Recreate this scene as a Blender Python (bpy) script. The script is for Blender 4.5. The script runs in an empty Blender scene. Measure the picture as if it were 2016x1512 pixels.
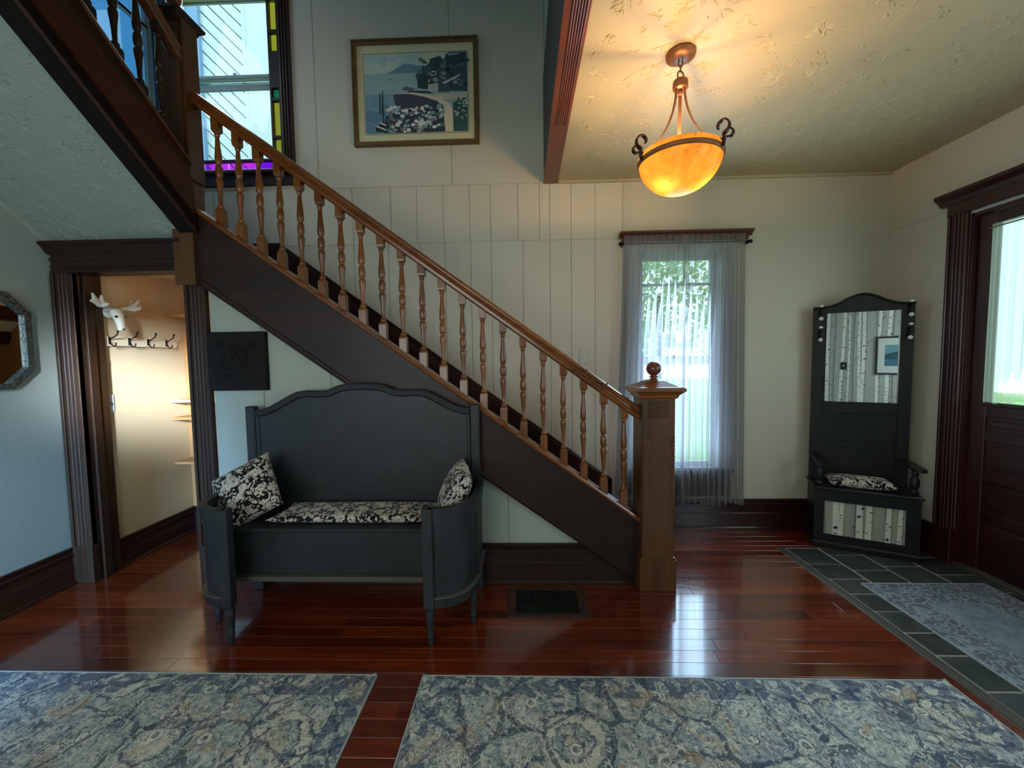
import bpy, math, random
from mathutils import Vector, Matrix, noise
random.seed(7)
scene = bpy.context.scene
COL = scene.collection
PI = math.pi

# ---------------------------------------------------------------- camera, world, lights, exposure
cam_d = bpy.data.cameras.new('camera')
cam = bpy.data.objects.new('camera', cam_d)
COL.objects.link(cam)
cam_d.sensor_width = 36.0
cam_d.lens = 780.0 / 2016.0 * 36.0
cam_d.clip_start = 0.02
def cam_matrix(yaw, pit, rol, loc):
    y, p, r = map(math.radians, (yaw, pit, rol))
    f = Vector((math.sin(y) * math.cos(p), math.cos(y) * math.cos(p), -math.sin(p)))
    rt = Vector((math.cos(y), -math.sin(y), 0))
    dn = f.cross(rt)
    c, s = math.cos(r), math.sin(r)
    R, D = c * rt + s * dn, -s * rt + c * dn
    m = Matrix((R, -D, -f)).transposed().to_4x4()
    m.translation = loc
    return m
cam.matrix_world = cam_matrix(-1.7, 3.45, 0.8, Vector((0, 0, 1.40)))
scene.camera = cam

scene.view_settings.view_transform = 'Standard'
scene.view_settings.look = 'None'
scene.view_settings.gamma = 1.0
scene.view_settings.use_curve_mapping = False
scene.view_settings.exposure = 0.0

world = bpy.data.worlds.new('sky'); scene.world = world
world.use_nodes = True
wn = world.node_tree; wn.nodes.clear()
w_out = wn.nodes.new('ShaderNodeOutputWorld'); w_bg = wn.nodes.new('ShaderNodeBackground')
w_bg.inputs[0].default_value = (0.72, 0.88, 1.0, 1); w_bg.inputs[1].default_value = 2.7
wn.links.new(w_bg.outputs[0], w_out.inputs[0])

def area(name, loc, target, sx, sy, watts, col, spread=180):
    d = bpy.data.lights.new(name, 'AREA'); d.shape = 'RECTANGLE'; d.size = sx; d.size_y = sy
    d.energy = watts; d.color = col; d.spread = math.radians(spread)
    o = bpy.data.objects.new(name, d); COL.objects.link(o)
    o.location = loc
    o.rotation_euler = (Vector(target) - Vector(loc)).to_track_quat('-Z', 'Y').to_euler()
    return o
# daylight entering through the windows (one lamp per opening, plus two added patch lamps)
area('daylight_rear_window', (-1.35, -1.24, 1.55), (-1.35, 3, 1.55), 1.9, 1.7, 22, (1.0, 0.93, 0.83))
area('daylight_right_window', (2.80, -0.25, 1.55), (-3, -0.25, 1.35), 1.2, 1.5, 20, (0.66, 0.84, 1.0))
area('added_wall_patch_light', (-2.50, -1.24, 1.30), (-2.78, 1.9, 0.55), 0.45, 1.0, 20, (0.22, 0.52, 1.0), 40)  # added lamp, makes the blue patch low on the left wall
area('added_closet_patch_light', (-.65, -1.24, 2.20), (-2.74, 2.72, 1.25), 0.35, 0.35, 4.5, (0.76, 0.87, 1.0), 11)  # added narrow lamp, makes the bright patch on the closet wall
area('daylight_landing_window', (-2.40, 3.20, 3.65), (-2.2, 1.5, 3.0), 0.70, 1.25, 11, (0.70, 0.88, 1.0))
area('daylight_stair_window', (-2.88, 2.45, 4.10), (0, 2.2, 3.4), 0.9, 1.0, 7, (0.62, 0.84, 1.0))
area('daylight_back_window', (1.22, 3.19, 1.40), (1.22, 0, 1.1), 0.52, 1.6, 32, (0.48, 0.74, 1.0))
area('daylight_door_glass', (2.82, 2.10, 1.65), (0, 1.9, 1.2), 0.72, 1.0, 5.0, (0.80, 1.0, 0.95))

# ---------------------------------------------------------------- materials
def lin(h):
    h = h.lstrip('#'); v = [int(h[i:i + 2], 16) / 255 for i in (0, 2, 4)]
    return tuple((c / 12.92 if c <= 0.04045 else ((c + 0.055) / 1.055) ** 2.4) for c in v) + (1,)

class NT:
    def __init__(s, name):
        s.m = bpy.data.materials.new(name); s.m.use_nodes = True
        s.t = s.m.node_tree; s.t.nodes.clear()
        s.out = s.t.nodes.new('ShaderNodeOutputMaterial')
    def n(s, typ, **kw):
        nd = s.t.nodes.new(typ)
        for k, v in kw.items():
            if k.startswith('i_'):
                key = k[2:]
                key = int(key) if key.isdigit() else key.replace('_', ' ')
                s.set(nd.inputs[key], v)
            else: setattr(nd, k, v)
        return nd
    def set(s, sock, v):
        if hasattr(v, 'is_output') or isinstance(v, bpy.types.NodeSocket): s.t.links.new(v, sock)
        else: sock.default_value = v
    def ramp(s, fac, stops, interp='LINEAR'):
        r = s.n('ShaderNodeValToRGB'); s.set(r.inputs[0], fac); r.color_ramp.interpolation = interp
        e = r.color_ramp.elements
        while len(e) < len(stops): e.new(0.5)
        for i, (p, c) in enumerate(stops):
            e[i].position = p; e[i].color = c if len(c) == 4 else tuple(c) + (1,)
        return r.outputs[0]
    def math(s, op, a, b=0.0, c=None, clamp=False):
        m = s.n('ShaderNodeMath', operation=op, use_clamp=clamp); s.set(m.inputs[0], a); s.set(m.inputs[1], b)
        if c is not None: s.set(m.inputs[2], c)
        return m.outputs[0]
    def mix(s, f, a, b, mode='MIX'):
        m = s.n('ShaderNodeMix', data_type='RGBA', blend_type=mode)
        s.set(m.inputs[0], f); s.set(m.inputs[6], a); s.set(m.inputs[7], b)
        return m.outputs[2]
    def coord(s, scale=(1, 1, 1), rot=(0, 0, 0), kind='Object', rand=0.0):
        tc = s.n('ShaderNodeTexCoord'); mp = s.n('ShaderNodeMapping')
        mp.inputs['Scale'].default_value = scale; mp.inputs['Rotation'].default_value = rot
        v = tc.outputs[kind]
        if rand:
            oi = s.n('ShaderNodeObjectInfo')
            cb = s.n('ShaderNodeVectorMath', operation='SCALE'); cb.inputs[0].default_value = (rand, rand * .7, rand * 1.3)
            s.set(cb.inputs['Scale'], oi.outputs['Random'])
            ad = s.n('ShaderNodeVectorMath', operation='ADD'); s.set(ad.inputs[0], v); s.set(ad.inputs[1], cb.outputs[0]); v = ad.outputs[0]
        s.set(mp.inputs[0], v)
        return mp.outputs[0]
    def noise(s, vec, scale, detail=3, rough=.5, dist=0.0):
        n = s.n('ShaderNodeTexNoise'); s.set(n.inputs['Vector'], vec)
        n.inputs['Scale'].default_value = scale; n.inputs['Detail'].default_value = detail
        n.inputs['Roughness'].default_value = rough; n.inputs['Distortion'].default_value = dist
        return n.outputs[0]
    def voro(s, vec, scale, feature='F1', out=0, rnd=1.0):
        n = s.n('ShaderNodeTexVoronoi', feature=feature); s.set(n.inputs['Vector'], vec)
        n.inputs['Scale'].default_value = scale; n.inputs['Randomness'].default_value = rnd
        return n.outputs[out]
    def bump(s, h, strength, dist=0.01):
        b = s.n('ShaderNodeBump'); b.inputs['Strength'].default_value = strength; b.inputs['Distance'].default_value = dist
        s.set(b.inputs['Height'], h); return b.outputs[0]
    def bsdf(s, col, rough=.5, metal=0.0, normal=None, coat=0.0, coat_rough=.1, spec=.5, **kw):
        b = s.n('ShaderNodeBsdfPrincipled')
        s.set(b.inputs['Base Color'], col); s.set(b.inputs['Roughness'], rough); s.set(b.inputs['Metallic'], metal)
        s.set(b.inputs['Coat Weight'], coat); s.set(b.inputs['Coat Roughness'], coat_rough)
        s.set(b.inputs['Specular IOR Level'], spec)
        for k, v in kw.items(): s.set(b.inputs[k.replace('_', ' ')], v)
        if normal is not None: s.set(b.inputs['Normal'], normal)
        s.t.links.new(b.outputs[0], s.out.inputs[0]); return b

def plain(name, col, rough=.5, metal=0.0, **kw):
    t = NT(name); t.bsdf(lin(col) if isinstance(col, str) else col, rough, metal, **kw); return t.m

def wood(name, dark, light, axis='X', rough=.3, scale=1.0, coat=.3, spec=.5, rand=0.0, vary=0.0):
    t = NT(name)
    s = {'X': (1.2, 22, 22), 'Y': (22, 1.2, 22), 'Z': (22, 22, 1.2)}[axis]
    v = t.coord(tuple(k * scale for k in s), rand=rand or 3.0)
    g = t.noise(v, 1.6, 6, .62, 0.6)
    g2 = t.noise(t.coord(tuple(k * scale * .25 for k in s), rand=5.0), 1.5, 3, .5, .3)
    f = t.math('ADD', t.math('MULTIPLY', g, .65), t.math('MULTIPLY', g2, .45))
    c = t.ramp(f, [(.30, lin(dark)), (.78, lin(light))])
    if vary:
        oi = t.n('ShaderNodeObjectInfo')
        k = t.math('MULTIPLY_ADD', oi.outputs['Random'], vary, 1 - vary * .5)
        hsv = t.n('ShaderNodeHueSaturation'); t.set(hsv.inputs['Color'], c); t.set(hsv.inputs['Value'], k); c = hsv.outputs[0]
    t.bsdf(c, t.math('MULTIPLY_ADD', g, .25, rough - .1), 0, t.bump(g, .12, .004), coat=coat, coat_rough=.15, spec=spec)
    return t.m

M = {}
M['oak'] = wood('honey_oak_varnish', '#4a2208', '#93561f', 'Z', .30, .9, .4)
M['oak_x'] = wood('honey_oak_handrail', '#4a2208', '#935322', 'X', .28, .9, .45)
M['oak_post'] = wood('brown_oak_post', '#331a08', '#6b421c', 'Z', .36, .6, .25)
M['walnut_x'] = wood('dark_stained_wood_x', '#170b08', '#35201a', 'X', .46, .6, .06, .32)
M['walnut_y'] = wood('dark_stained_wood_y', '#1d0b05', '#45200d', 'Y', .46, .6, .06, .32)
M['walnut_z'] = wood('dark_stained_wood_z', '#1c1009', '#3f2816', 'Z', .46, .6, .06, .32)
M['mahog_x'] = wood('red_brown_wood_x', '#1a0504', '#3c120d', 'X', .35, .6, .3)
M['mahog_y'] = wood('red_brown_wood_y', '#1a0504', '#3c120d', 'Y', .35, .6, .3)
M['mahog_z'] = wood('red_brown_wood_z', '#220b09', '#471b16', 'Z', .33, .6, .3)
M['beam'] = wood('beam_casing_wood', '#4a1d0c', '#7c3a1c', 'Y', .34, .6, .3)
M['header'] = wood('window_header_wood', '#43200f', '#6d3b20', 'X', .36, .7, .3)

def floor_mat():
    t = NT('red_brown_varnished_planks')
    v = t.coord((1.0, 16, 16), rand=9.0)
    g = t.noise(v, 1.6, 6, .6, .8)
    g2 = t.noise(t.coord((.5, 3, 3), rand=4.0), 2.0, 3)
    f = t.math('ADD', t.math('MULTIPLY', g, .6), t.math('MULTIPLY', g2, .4))
    c = t.ramp(f, [(.28, lin('#340e05')), (.52, lin('#6b250b')), (.78, lin('#904016'))])
    oi = t.n('ShaderNodeObjectInfo')
    hsv = t.n('ShaderNodeHueSaturation'); t.set(hsv.inputs['Color'], c)
    t.set(hsv.inputs['Value'], t.math('MULTIPLY_ADD', oi.outputs['Random'], .55, .68))
    wv = t.noise(t.coord((3, 9, 9), rand=2.0), 2.0, 3, .5)
    sc = t.noise(t.coord((30, 90, 30)), 3.0, 3, .6)
    h = t.math('ADD', t.math('MULTIPLY', wv, 1.0), t.math('MULTIPLY', sc, .08))
    t.bsdf(hsv.outputs[0], t.math('MULTIPLY_ADD', g2, .16, .16), 0, t.bump(h, .16, .02), coat=1.0, coat_rough=.09, spec=.6, Coat_IOR=1.75)
    return t.m
M['floor'] = floor_mat()

def paint(name, col, grain=None, bump=.15, rough=.6):
    t = NT(name)
    if grain == 'vertical':
        v = t.coord((90, 90, 5)); h = t.noise(v, 1.5, 5, .65)
        w = t.noise(t.coord((1, 1, .4)), 1.3, 2)
    else:
        h = t.noise(t.coord(), 60, 3, .5); w = t.noise(t.coord(), 1.1, 2)
    c = t.mix(t.math('MULTIPLY', w, .25), lin(col), tuple(x * .82 for x in lin(col)[:3]) + (1,))
    t.bsdf(c, rough, 0, t.bump(h, bump, .004), spec=.35)
    return t.m
M['wall'] = paint('grey_green_panel_paint', '#d6cfbd', 'vertical', .35, .45)
M['wall_plain'] = paint('grey_plaster_paint', '#c6c1af', None, .12, .6)
M['wall_left'] = paint('grey_green_plaster_paint', '#a3ada3', None, .15, .55)
M['closet'] = paint('warm_cream_closet_paint', '#dccaa4', None, .10, .6)
M['closet_shelf'] = paint('warm_tan_shelf_paint', '#c08a55', None, .05, .5)
M['white'] = plain('white_gloss_paint', '#d9dcda', .35)
M['white_plate'] = plain('ivory_plastic', '#cdcbb8', .35)

def stomp():
    t = NT('stomped_cream_ceiling_plaster')
    co = t.coord()
    # sparse crow's foot strokes: short ridges fanning out inside scattered round dabs
    wv = t.noise(co, 6, 2)
    vd = t.n('ShaderNodeTexVoronoi', feature='F1'); t.set(vd.inputs['Vector'], co); vd.inputs['Scale'].default_value = 7.5
    mask = t.math('SUBTRACT', 1.0, t.math('MULTIPLY', vd.outputs['Distance'], 2.0), clamp=True)
    strokes = None
    for k, ang in enumerate((.3, 1.35, 2.4)):
        sv = t.noise(t.coord((13, 75, 13), (0, 0, ang)), 1.0, 1, .4, .5)
        rg = t.math('MULTIPLY', t.math('SUBTRACT', sv, .60), 12.0, clamp=True)
        strokes = rg if strokes is None else t.math('MAXIMUM', strokes, rg)
    h = t.math('MULTIPLY', t.math('MULTIPLY', strokes, .35), t.math('MULTIPLY', t.math('SUBTRACT', mask, .25), 3.0, clamp=True))
    fine = t.noise(co, 70, 2)
    h = t.math('ADD', h, t.math('MULTIPLY', fine, .04))
    t.bsdf(lin('#b3a686'), .45, 0, t.bump(h, .9, .0045), spec=.4)
    return t.m
M['stomp'] = stomp()
def stomp2():
    m = M['stomp'].copy(); m.name = 'stomped_grey_green_plaster'
    for n in m.node_tree.nodes:
        if n.type == 'BSDF_PRINCIPLED': n.inputs['Base Color'].default_value = lin('#93a297')
    return m
M['stomp_green'] = stomp2()

def charcoal():
    t = NT('charcoal_chalk_paint')
    w = t.noise(t.coord((1, 1, 1)), 8, 4, .6)
    c = t.ramp(w, [(.3, lin('#1c1f22')), (.8, lin('#2b3034'))])
    t.bsdf(c, .48, 0, t.bump(t.noise(t.coord((6, 6, 50)), 3, 3), .06, .003), spec=.45)
    return t.m
M['charcoal'] = charcoal()
M['charcoal_worn'] = plain('worn_charcoal_edge', '#4f4d46', .5)
def blackpaint():
    t = NT('satin_black_paint')
    w = t.noise(t.coord(), 6, 4, .6)
    c = t.ramp(w, [(.3, lin('#0f1111')), (.8, lin('#1d1f1e'))])
    t.bsdf(c, .42, spec=.4); return t.m
M['black'] = blackpaint()

def floral():
    t = NT('black_cream_floral_cotton')
    co = t.coord()
    wn_ = t.n('ShaderNodeTexNoise'); t.set(wn_.inputs['Vector'], co); wn_.inputs['Scale'].default_value = 22; wn_.inputs['Detail'].default_value = 2
    w = t.n('ShaderNodeVectorMath', operation='MULTIPLY_ADD'); t.set(w.inputs[0], wn_.outputs['Color']); w.inputs[1].default_value = (.045,) * 3; t.set(w.inputs[2], co)
    v = w.outputs[0]
    d = t.voro(v, 14)
    flower = t.math('LESS_THAN', d, .43)
    petals = t.voro(v, 75, 'DISTANCE_TO_EDGE')
    line = t.math('GREATER_THAN', petals, .07)
    leaf = t.math('GREATER_THAN', t.math('SUBTRACT', t.noise(v, 55, 1), .0), .54)
    f = t.math('MAXIMUM', t.math('MULTIPLY', flower, line), t.math('MULTIPLY', leaf, .85))
    c = t.mix(f, lin('#0c0c10'), lin('#cfc6b6'))
    wv = t.noise(co, 400, 1)
    t.bsdf(c, .85, 0, t.bump(wv, .2, .002), spec=.2, Sheen_Weight=.2)
    return t.m
M['floral'] = floral()

def rug(name, seed, tint=0.0):
    t = NT(name)
    tc = t.n('ShaderNodeTexCoord'); mp = t.n('ShaderNodeMapping'); mp.inputs['Location'].default_value = (seed, seed * .37, 0)
    t.set(mp.inputs[0], tc.outputs['Object']); co = mp.outputs[0]
    wn_ = t.n('ShaderNodeTexNoise'); t.set(wn_.inputs['Vector'], co); wn_.inputs['Scale'].default_value = 9; wn_.inputs['Detail'].default_value = 3
    w = t.n('ShaderNodeVectorMath', operation='MULTIPLY_ADD'); t.set(w.inputs[0], wn_.outputs['Color']); w.inputs[1].default_value = (.075, .075, 0); t.set(w.inputs[2], co)
    v = w.outputs[0]
    # field colours: patches of grey green, stone, teal and slate
    sm = t.n('ShaderNodeVectorMath', operation='MULTIPLY_ADD'); t.set(sm.inputs[0], wn_.outputs['Color']); sm.inputs[1].default_value = (.035, .035, 0); t.set(sm.inputs[2], co)
    vs = sm.outputs[0]
    a = t.noise(co, 3.4, 3, .6, .5)
    base = t.ramp(a, [(.30, lin('#56667a')), (.40, lin('#8a9799')), (.48, lin('#adb3a8')), (.54, lin('#86949a')), (.62, lin('#a89c88')), (.70, lin('#94a29e')), (.80, lin('#5d6c80'))])
    scr = t.noise(vs, 34, 3, .6, 1.6)
    c0 = t.mix(t.math('MULTIPLY', t.math('GREATER_THAN', scr, .57), .6), base, lin('#cfcdbd'))
    c0 = t.mix(t.math('MULTIPLY', t.math('LESS_THAN', scr, .42), .6), c0, lin('#36465a'))
    # large medallions with scalloped rings
    vd = t.n('ShaderNodeTexVoronoi', feature='F1'); t.set(vd.inputs['Vector'], v); vd.inputs['Scale'].default_value = 2.7; vd.inputs['Randomness'].default_value = .55
    d = t.math('ADD', vd.outputs['Distance'], t.math('MULTIPLY', scr, .10))
    band = lambda lo, hi: t.math('MULTIPLY', t.math('GREATER_THAN', d, lo), t.math('LESS_THAN', d, hi))
    c1 = t.mix(t.math('MULTIPLY', band(.40, .425), .8), c0, lin('#33445b'))
    c1 = t.mix(t.math('MULTIPLY', band(.30, .375), .65), c1, lin('#d6d1bd'))
    c1 = t.mix(t.math('MULTIPLY', band(.275, .30), .7), c1, lin('#3c4b5c'))
    c1 = t.mix(t.math('MULTIPLY', band(.0, .19), .55), c1, lin('#c4b898'))
    c1 = t.mix(t.math('MULTIPLY', band(.19, .21), .7), c1, lin('#3c4b5c'))
    # small rosettes: cream ring, dark heart
    vr = t.n('ShaderNodeTexVoronoi', feature='F1'); t.set(vr.inputs['Vector'], vs); vr.inputs['Scale'].default_value = 8.5; vr.inputs['Randomness'].default_value = .8
    dr_ = vr.outputs['Distance']
    b2 = lambda lo, hi: t.math('MULTIPLY', t.math('GREATER_THAN', dr_, lo), t.math('LESS_THAN', dr_, hi))
    r2 = b2(.12, .21)
    c2 = t.mix(t.math('MULTIPLY', r2, .75), c1, lin('#dcd9cb'))
    c2 = t.mix(t.math('MULTIPLY', b2(.05, .12), .7), c2, lin('#55686f'))
    c2 = t.mix(t.math('MULTIPLY', b2(.21, .235), .7), c2, lin('#2f3e52'))
    # scrolling stems
    e = t.voro(v, 4.4, 'DISTANCE_TO_EDGE')
    c3 = t.mix(t.math('MULTIPLY', t.math('LESS_THAN', e, .030), .75), c2, lin('#2f3f56'))
    n4 = t.math('ABSOLUTE', t.math('SUBTRACT', t.noise(v, 16, 4, .6, 1.0), .5))
    c4 = t.mix(t.math('MULTIPLY', t.math('LESS_THAN', n4, .014), .8), c3, lin('#dfdccd'))
    n5 = t.math('ABSOLUTE', t.math('SUBTRACT', t.noise(v, 21, 4, .6, .8), .44))
    c4 = t.mix(t.math('MULTIPLY', t.math('LESS_THAN', n5, .013), .8), c4, lin('#2c3a4e'))
    och = t.math('GREATER_THAN', t.noise(co, 7, 2), .67)
    c5 = t.mix(t.math('MULTIPLY', och, .4), c4, lin('#a8834f'))
    ed = t.n('ShaderNodeAttribute', attribute_name='edge')
    bd = t.math('MULTIPLY', t.math('GREATER_THAN', ed.outputs['Fac'], .30), t.math('GREATER_THAN', t.noise(v, 18, 3), .50))
    c6 = t.mix(t.math('MULTIPLY', bd, .7), c5, lin('#2f4362'))
    wear = t.noise(co, 30, 4, .7)
    c7 = t.mix(t.math('MULTIPLY', t.math('GREATER_THAN', wear, .56), .15), c6, lin('#c9ccc4'))
    pile = t.noise(t.coord((1, 1, 1)), 260, 2, .6)
    hb = t.math('ADD', pile, t.math('MULTIPLY', r2, .12))
    t.bsdf(c7, .9, 0, t.bump(hb, .5, .004), spec=.15, Sheen_Weight=.15)
    return t.m
M['rug_a'] = rug('distressed_blue_cream_rug', 3.0)
M['rug_b'] = rug('distressed_blue_cream_rug_b', 11.3)

def mat_mat():
    t = NT('grey_blue_doormat_weave')
    co = t.coord()
    sp = t.n('ShaderNodeSeparateXYZ'); t.set(sp.inputs[0], co)
    ed = t.n('ShaderNodeAttribute', attribute_name='edge')
    n = t.noise(co, 16, 3, .6, .8)
    n2 = t.math('LESS_THAN', t.math('ABSOLUTE', t.math('SUBTRACT', n, .5)), .03)
    d = t.voro(co, 9)
    r = t.math('GREATER_THAN', t.math('SINE', t.math('MULTIPLY', d, 28)), .6)
    pat = t.math('MAXIMUM', n2, r)
    field = t.ramp(t.noise(co, 9, 4, .7), [(.35, lin('#68747c')), (.65, lin('#87949a'))])
    brd = t.mix(pat, lin('#63666f'), lin('#868d96'))
    f = t.math('GREATER_THAN', ed.outputs['Fac'], .42)
    c = t.mix(f, field, brd)
    c = t.mix(t.math('MULTIPLY', n2, .25), c, lin('#a7b1b5'))
    t.bsdf(c, .9, 0, t.bump(t.noise(co, 300, 2), .4, .003), spec=.15)
    return t.m
M['mat'] = mat_mat()
M['rug_edge'] = plain('pale_rug_binding', '#a9adab', .85)

def slate():
    t = NT('dark_slate_tile')
    v = t.coord(rand=6.0)
    n = t.noise(v, 9, 5, .6, .4)
    c = t.ramp(n, [(.3, lin('#2a2e2d')), (.55, lin('#3d4140')), (.8, lin('#56544c'))])
    oi = t.n('ShaderNodeObjectInfo')
    hsv = t.n('ShaderNodeHueSaturation'); t.set(hsv.inputs['Color'], c); t.set(hsv.inputs['Value'], t.math('MULTIPLY_ADD', oi.outputs['Random'], .5, .75))
    t.bsdf(hsv.outputs[0], .42, 0, t.bump(n, .5, .01), spec=.4)
    return t.m
M['slate'] = slate()
M['grout'] = plain('pale_grout', '#a19d90', .8)
M['strip'] = plain('worn_threshold_strip', '#5b544a', .35, .4)

M['rust'] = plain('brushed_copper_brown_metal', '#8f5f42', .42, .55)
M['bronze'] = plain('dark_bronze_metal', '#43281f', .38, .7)
M['iron'] = plain('black_iron', '#151515', .45, .7)
M['chrome'] = plain('polished_metal', '#b9b9b9', .2, 1.0)
M['ceramic'] = plain('white_ceramic', '#e4e2da', .18)
M['resin'] = plain('ivory_resin', '#cfc7b1', .5)
M['mirror'] = plain('mirror_glass', (.86, .88, .88, 1), .01, 1.0)
M['hammered'] = None
def hammered():
    t = NT('hammered_pewter_frame')
    n = t.voro(t.coord(), 55)
    t.bsdf(t.ramp(n, [(0, lin('#35403f')), (.6, lin('#6d7773'))]), .38, .8, t.bump(n, .6, .006)); return t.m
M['hammered'] = hammered()
M['gilt'] = wood('old_gold_frame', '#4f3b1c', '#7d6334', 'X', .45, 1, .1)
M['canvas'] = plain('brown_black_canvas', '#191514', .7, spec=.2)
M['wire'] = plain('black_wire', '#0f0e0e', .5, .4)
M['mat_board'] = plain('cream_mat_board', '#ece4b8', .75)
M['glass_pic'] = None

def sheer(name, col, opac, trans=.5):
    t = NT(name)
    d = t.n('ShaderNodeBsdfDiffuse'); d.inputs[0].default_value = lin(col)
    tr = t.n('ShaderNodeBsdfTranslucent'); tr.inputs[0].default_value = lin(col)
    tp = t.n('ShaderNodeBsdfTransparent'); tp.inputs[0].default_value = (1, 1, 1, 1)
    m1 = t.n('ShaderNodeMixShader'); m1.inputs[0].default_value = trans
    t.t.links.new(d.outputs[0], m1.inputs[1]); t.t.links.new(tr.outputs[0], m1.inputs[2])
    m2 = t.n('ShaderNodeMixShader'); m2.inputs[0].default_value = opac
    # a woven cloth gets denser when seen edge-on
    lw = t.n('ShaderNodeLayerWeight'); lw.inputs[0].default_value = .35
    t.set(m2.inputs[0], t.math('MULTIPLY_ADD', lw.outputs['Facing'], .55, opac, clamp=True))
    t.t.links.new(tp.outputs[0], m2.inputs[1]); t.t.links.new(m1.outputs[0], m2.inputs[2])
    t.t.links.new(m2.outputs[0], t.out.inputs[0]); return t.m
M['sheer'] = sheer('grey_voile', '#b3aeb0', .38, .5)
M['lace'] = sheer('white_lace', '#c9cdb9', .48, .55)

def frost():
    t = NT('frosted_window_film'); a = t.n('ShaderNodeBsdfTranslucent'); a.inputs[0].default_value = (.22, .40, .60, 1); t.t.links.new(a.outputs[0], t.out.inputs[0]); return t.m
M['frost'] = frost()
def glass(name, col=(1, 1, 1), gloss=.06):
    t = NT(name)
    tp = t.n('ShaderNodeBsdfTransparent'); tp.inputs[0].default_value = tuple(col) + (1,)
    gl = t.n('ShaderNodeBsdfGlossy'); gl.inputs['Roughness'].default_value = .02
    m = t.n('ShaderNodeMixShader'); m.inputs[0].default_value = gloss
    t.t.links.new(tp.outputs[0], m.inputs[1]); t.t.links.new(gl.outputs[0], m.inputs[2])
    t.t.links.new(m.outputs[0], t.out.inputs[0]); return t.m
M['glass'] = glass('clear_window_glass', (.88, .97, .97))
M['glass_cyan'] = glass('cool_storm_glass', (.62, .95, .90))
M['glass_yellow'] = glass('yellow_green_glass', (.66, .56, .16))
M['glass_green'] = glass('green_glass', (.08, .38, .26))
M['glass_magenta'] = glass('magenta_glass', (1.0, .16, 1.0))
M['glass_violet'] = glass('violet_glass', (.60, .04, 1.0))
M['glass_pic'] = glass('picture_glazing', (1, 1, 1), .05)

def amber():
    t = NT('amber_alabaster_glass')
    co = t.coord(); n = t.noise(co, 9, 4, .6, 1.0)
    c = t.ramp(n, [(.3, (.055, .026, .004, 1)), (.6, (.078, .040, .007, 1)), (.8, (.09, .052, .012, 1))])
    v = t.math('LESS_THAN', t.math('ABSOLUTE', t.math('SUBTRACT', t.noise(co, 5, 4, .6, 1.5), .5)), .008)
    c = t.mix(t.math('MULTIPLY', v, .6), c, (.03, .014, .003, 1))
    tr = t.n('ShaderNodeBsdfTranslucent'); t.set(tr.inputs[0], c)
    b = t.n('ShaderNodeBsdfPrincipled'); t.set(b.inputs['Base Color'], c); b.inputs['Roughness'].default_value = .3
    m = t.n('ShaderNodeMixShader'); m.inputs[0].default_value = .25
    t.t.links.new(tr.outputs[0], m.inputs[1]); t.t.links.new(b.outputs[0], m.inputs[2])
    t.t.links.new(m.outputs[0], t.out.inputs[0]); return t.m
M['amber'] = amber()

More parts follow.
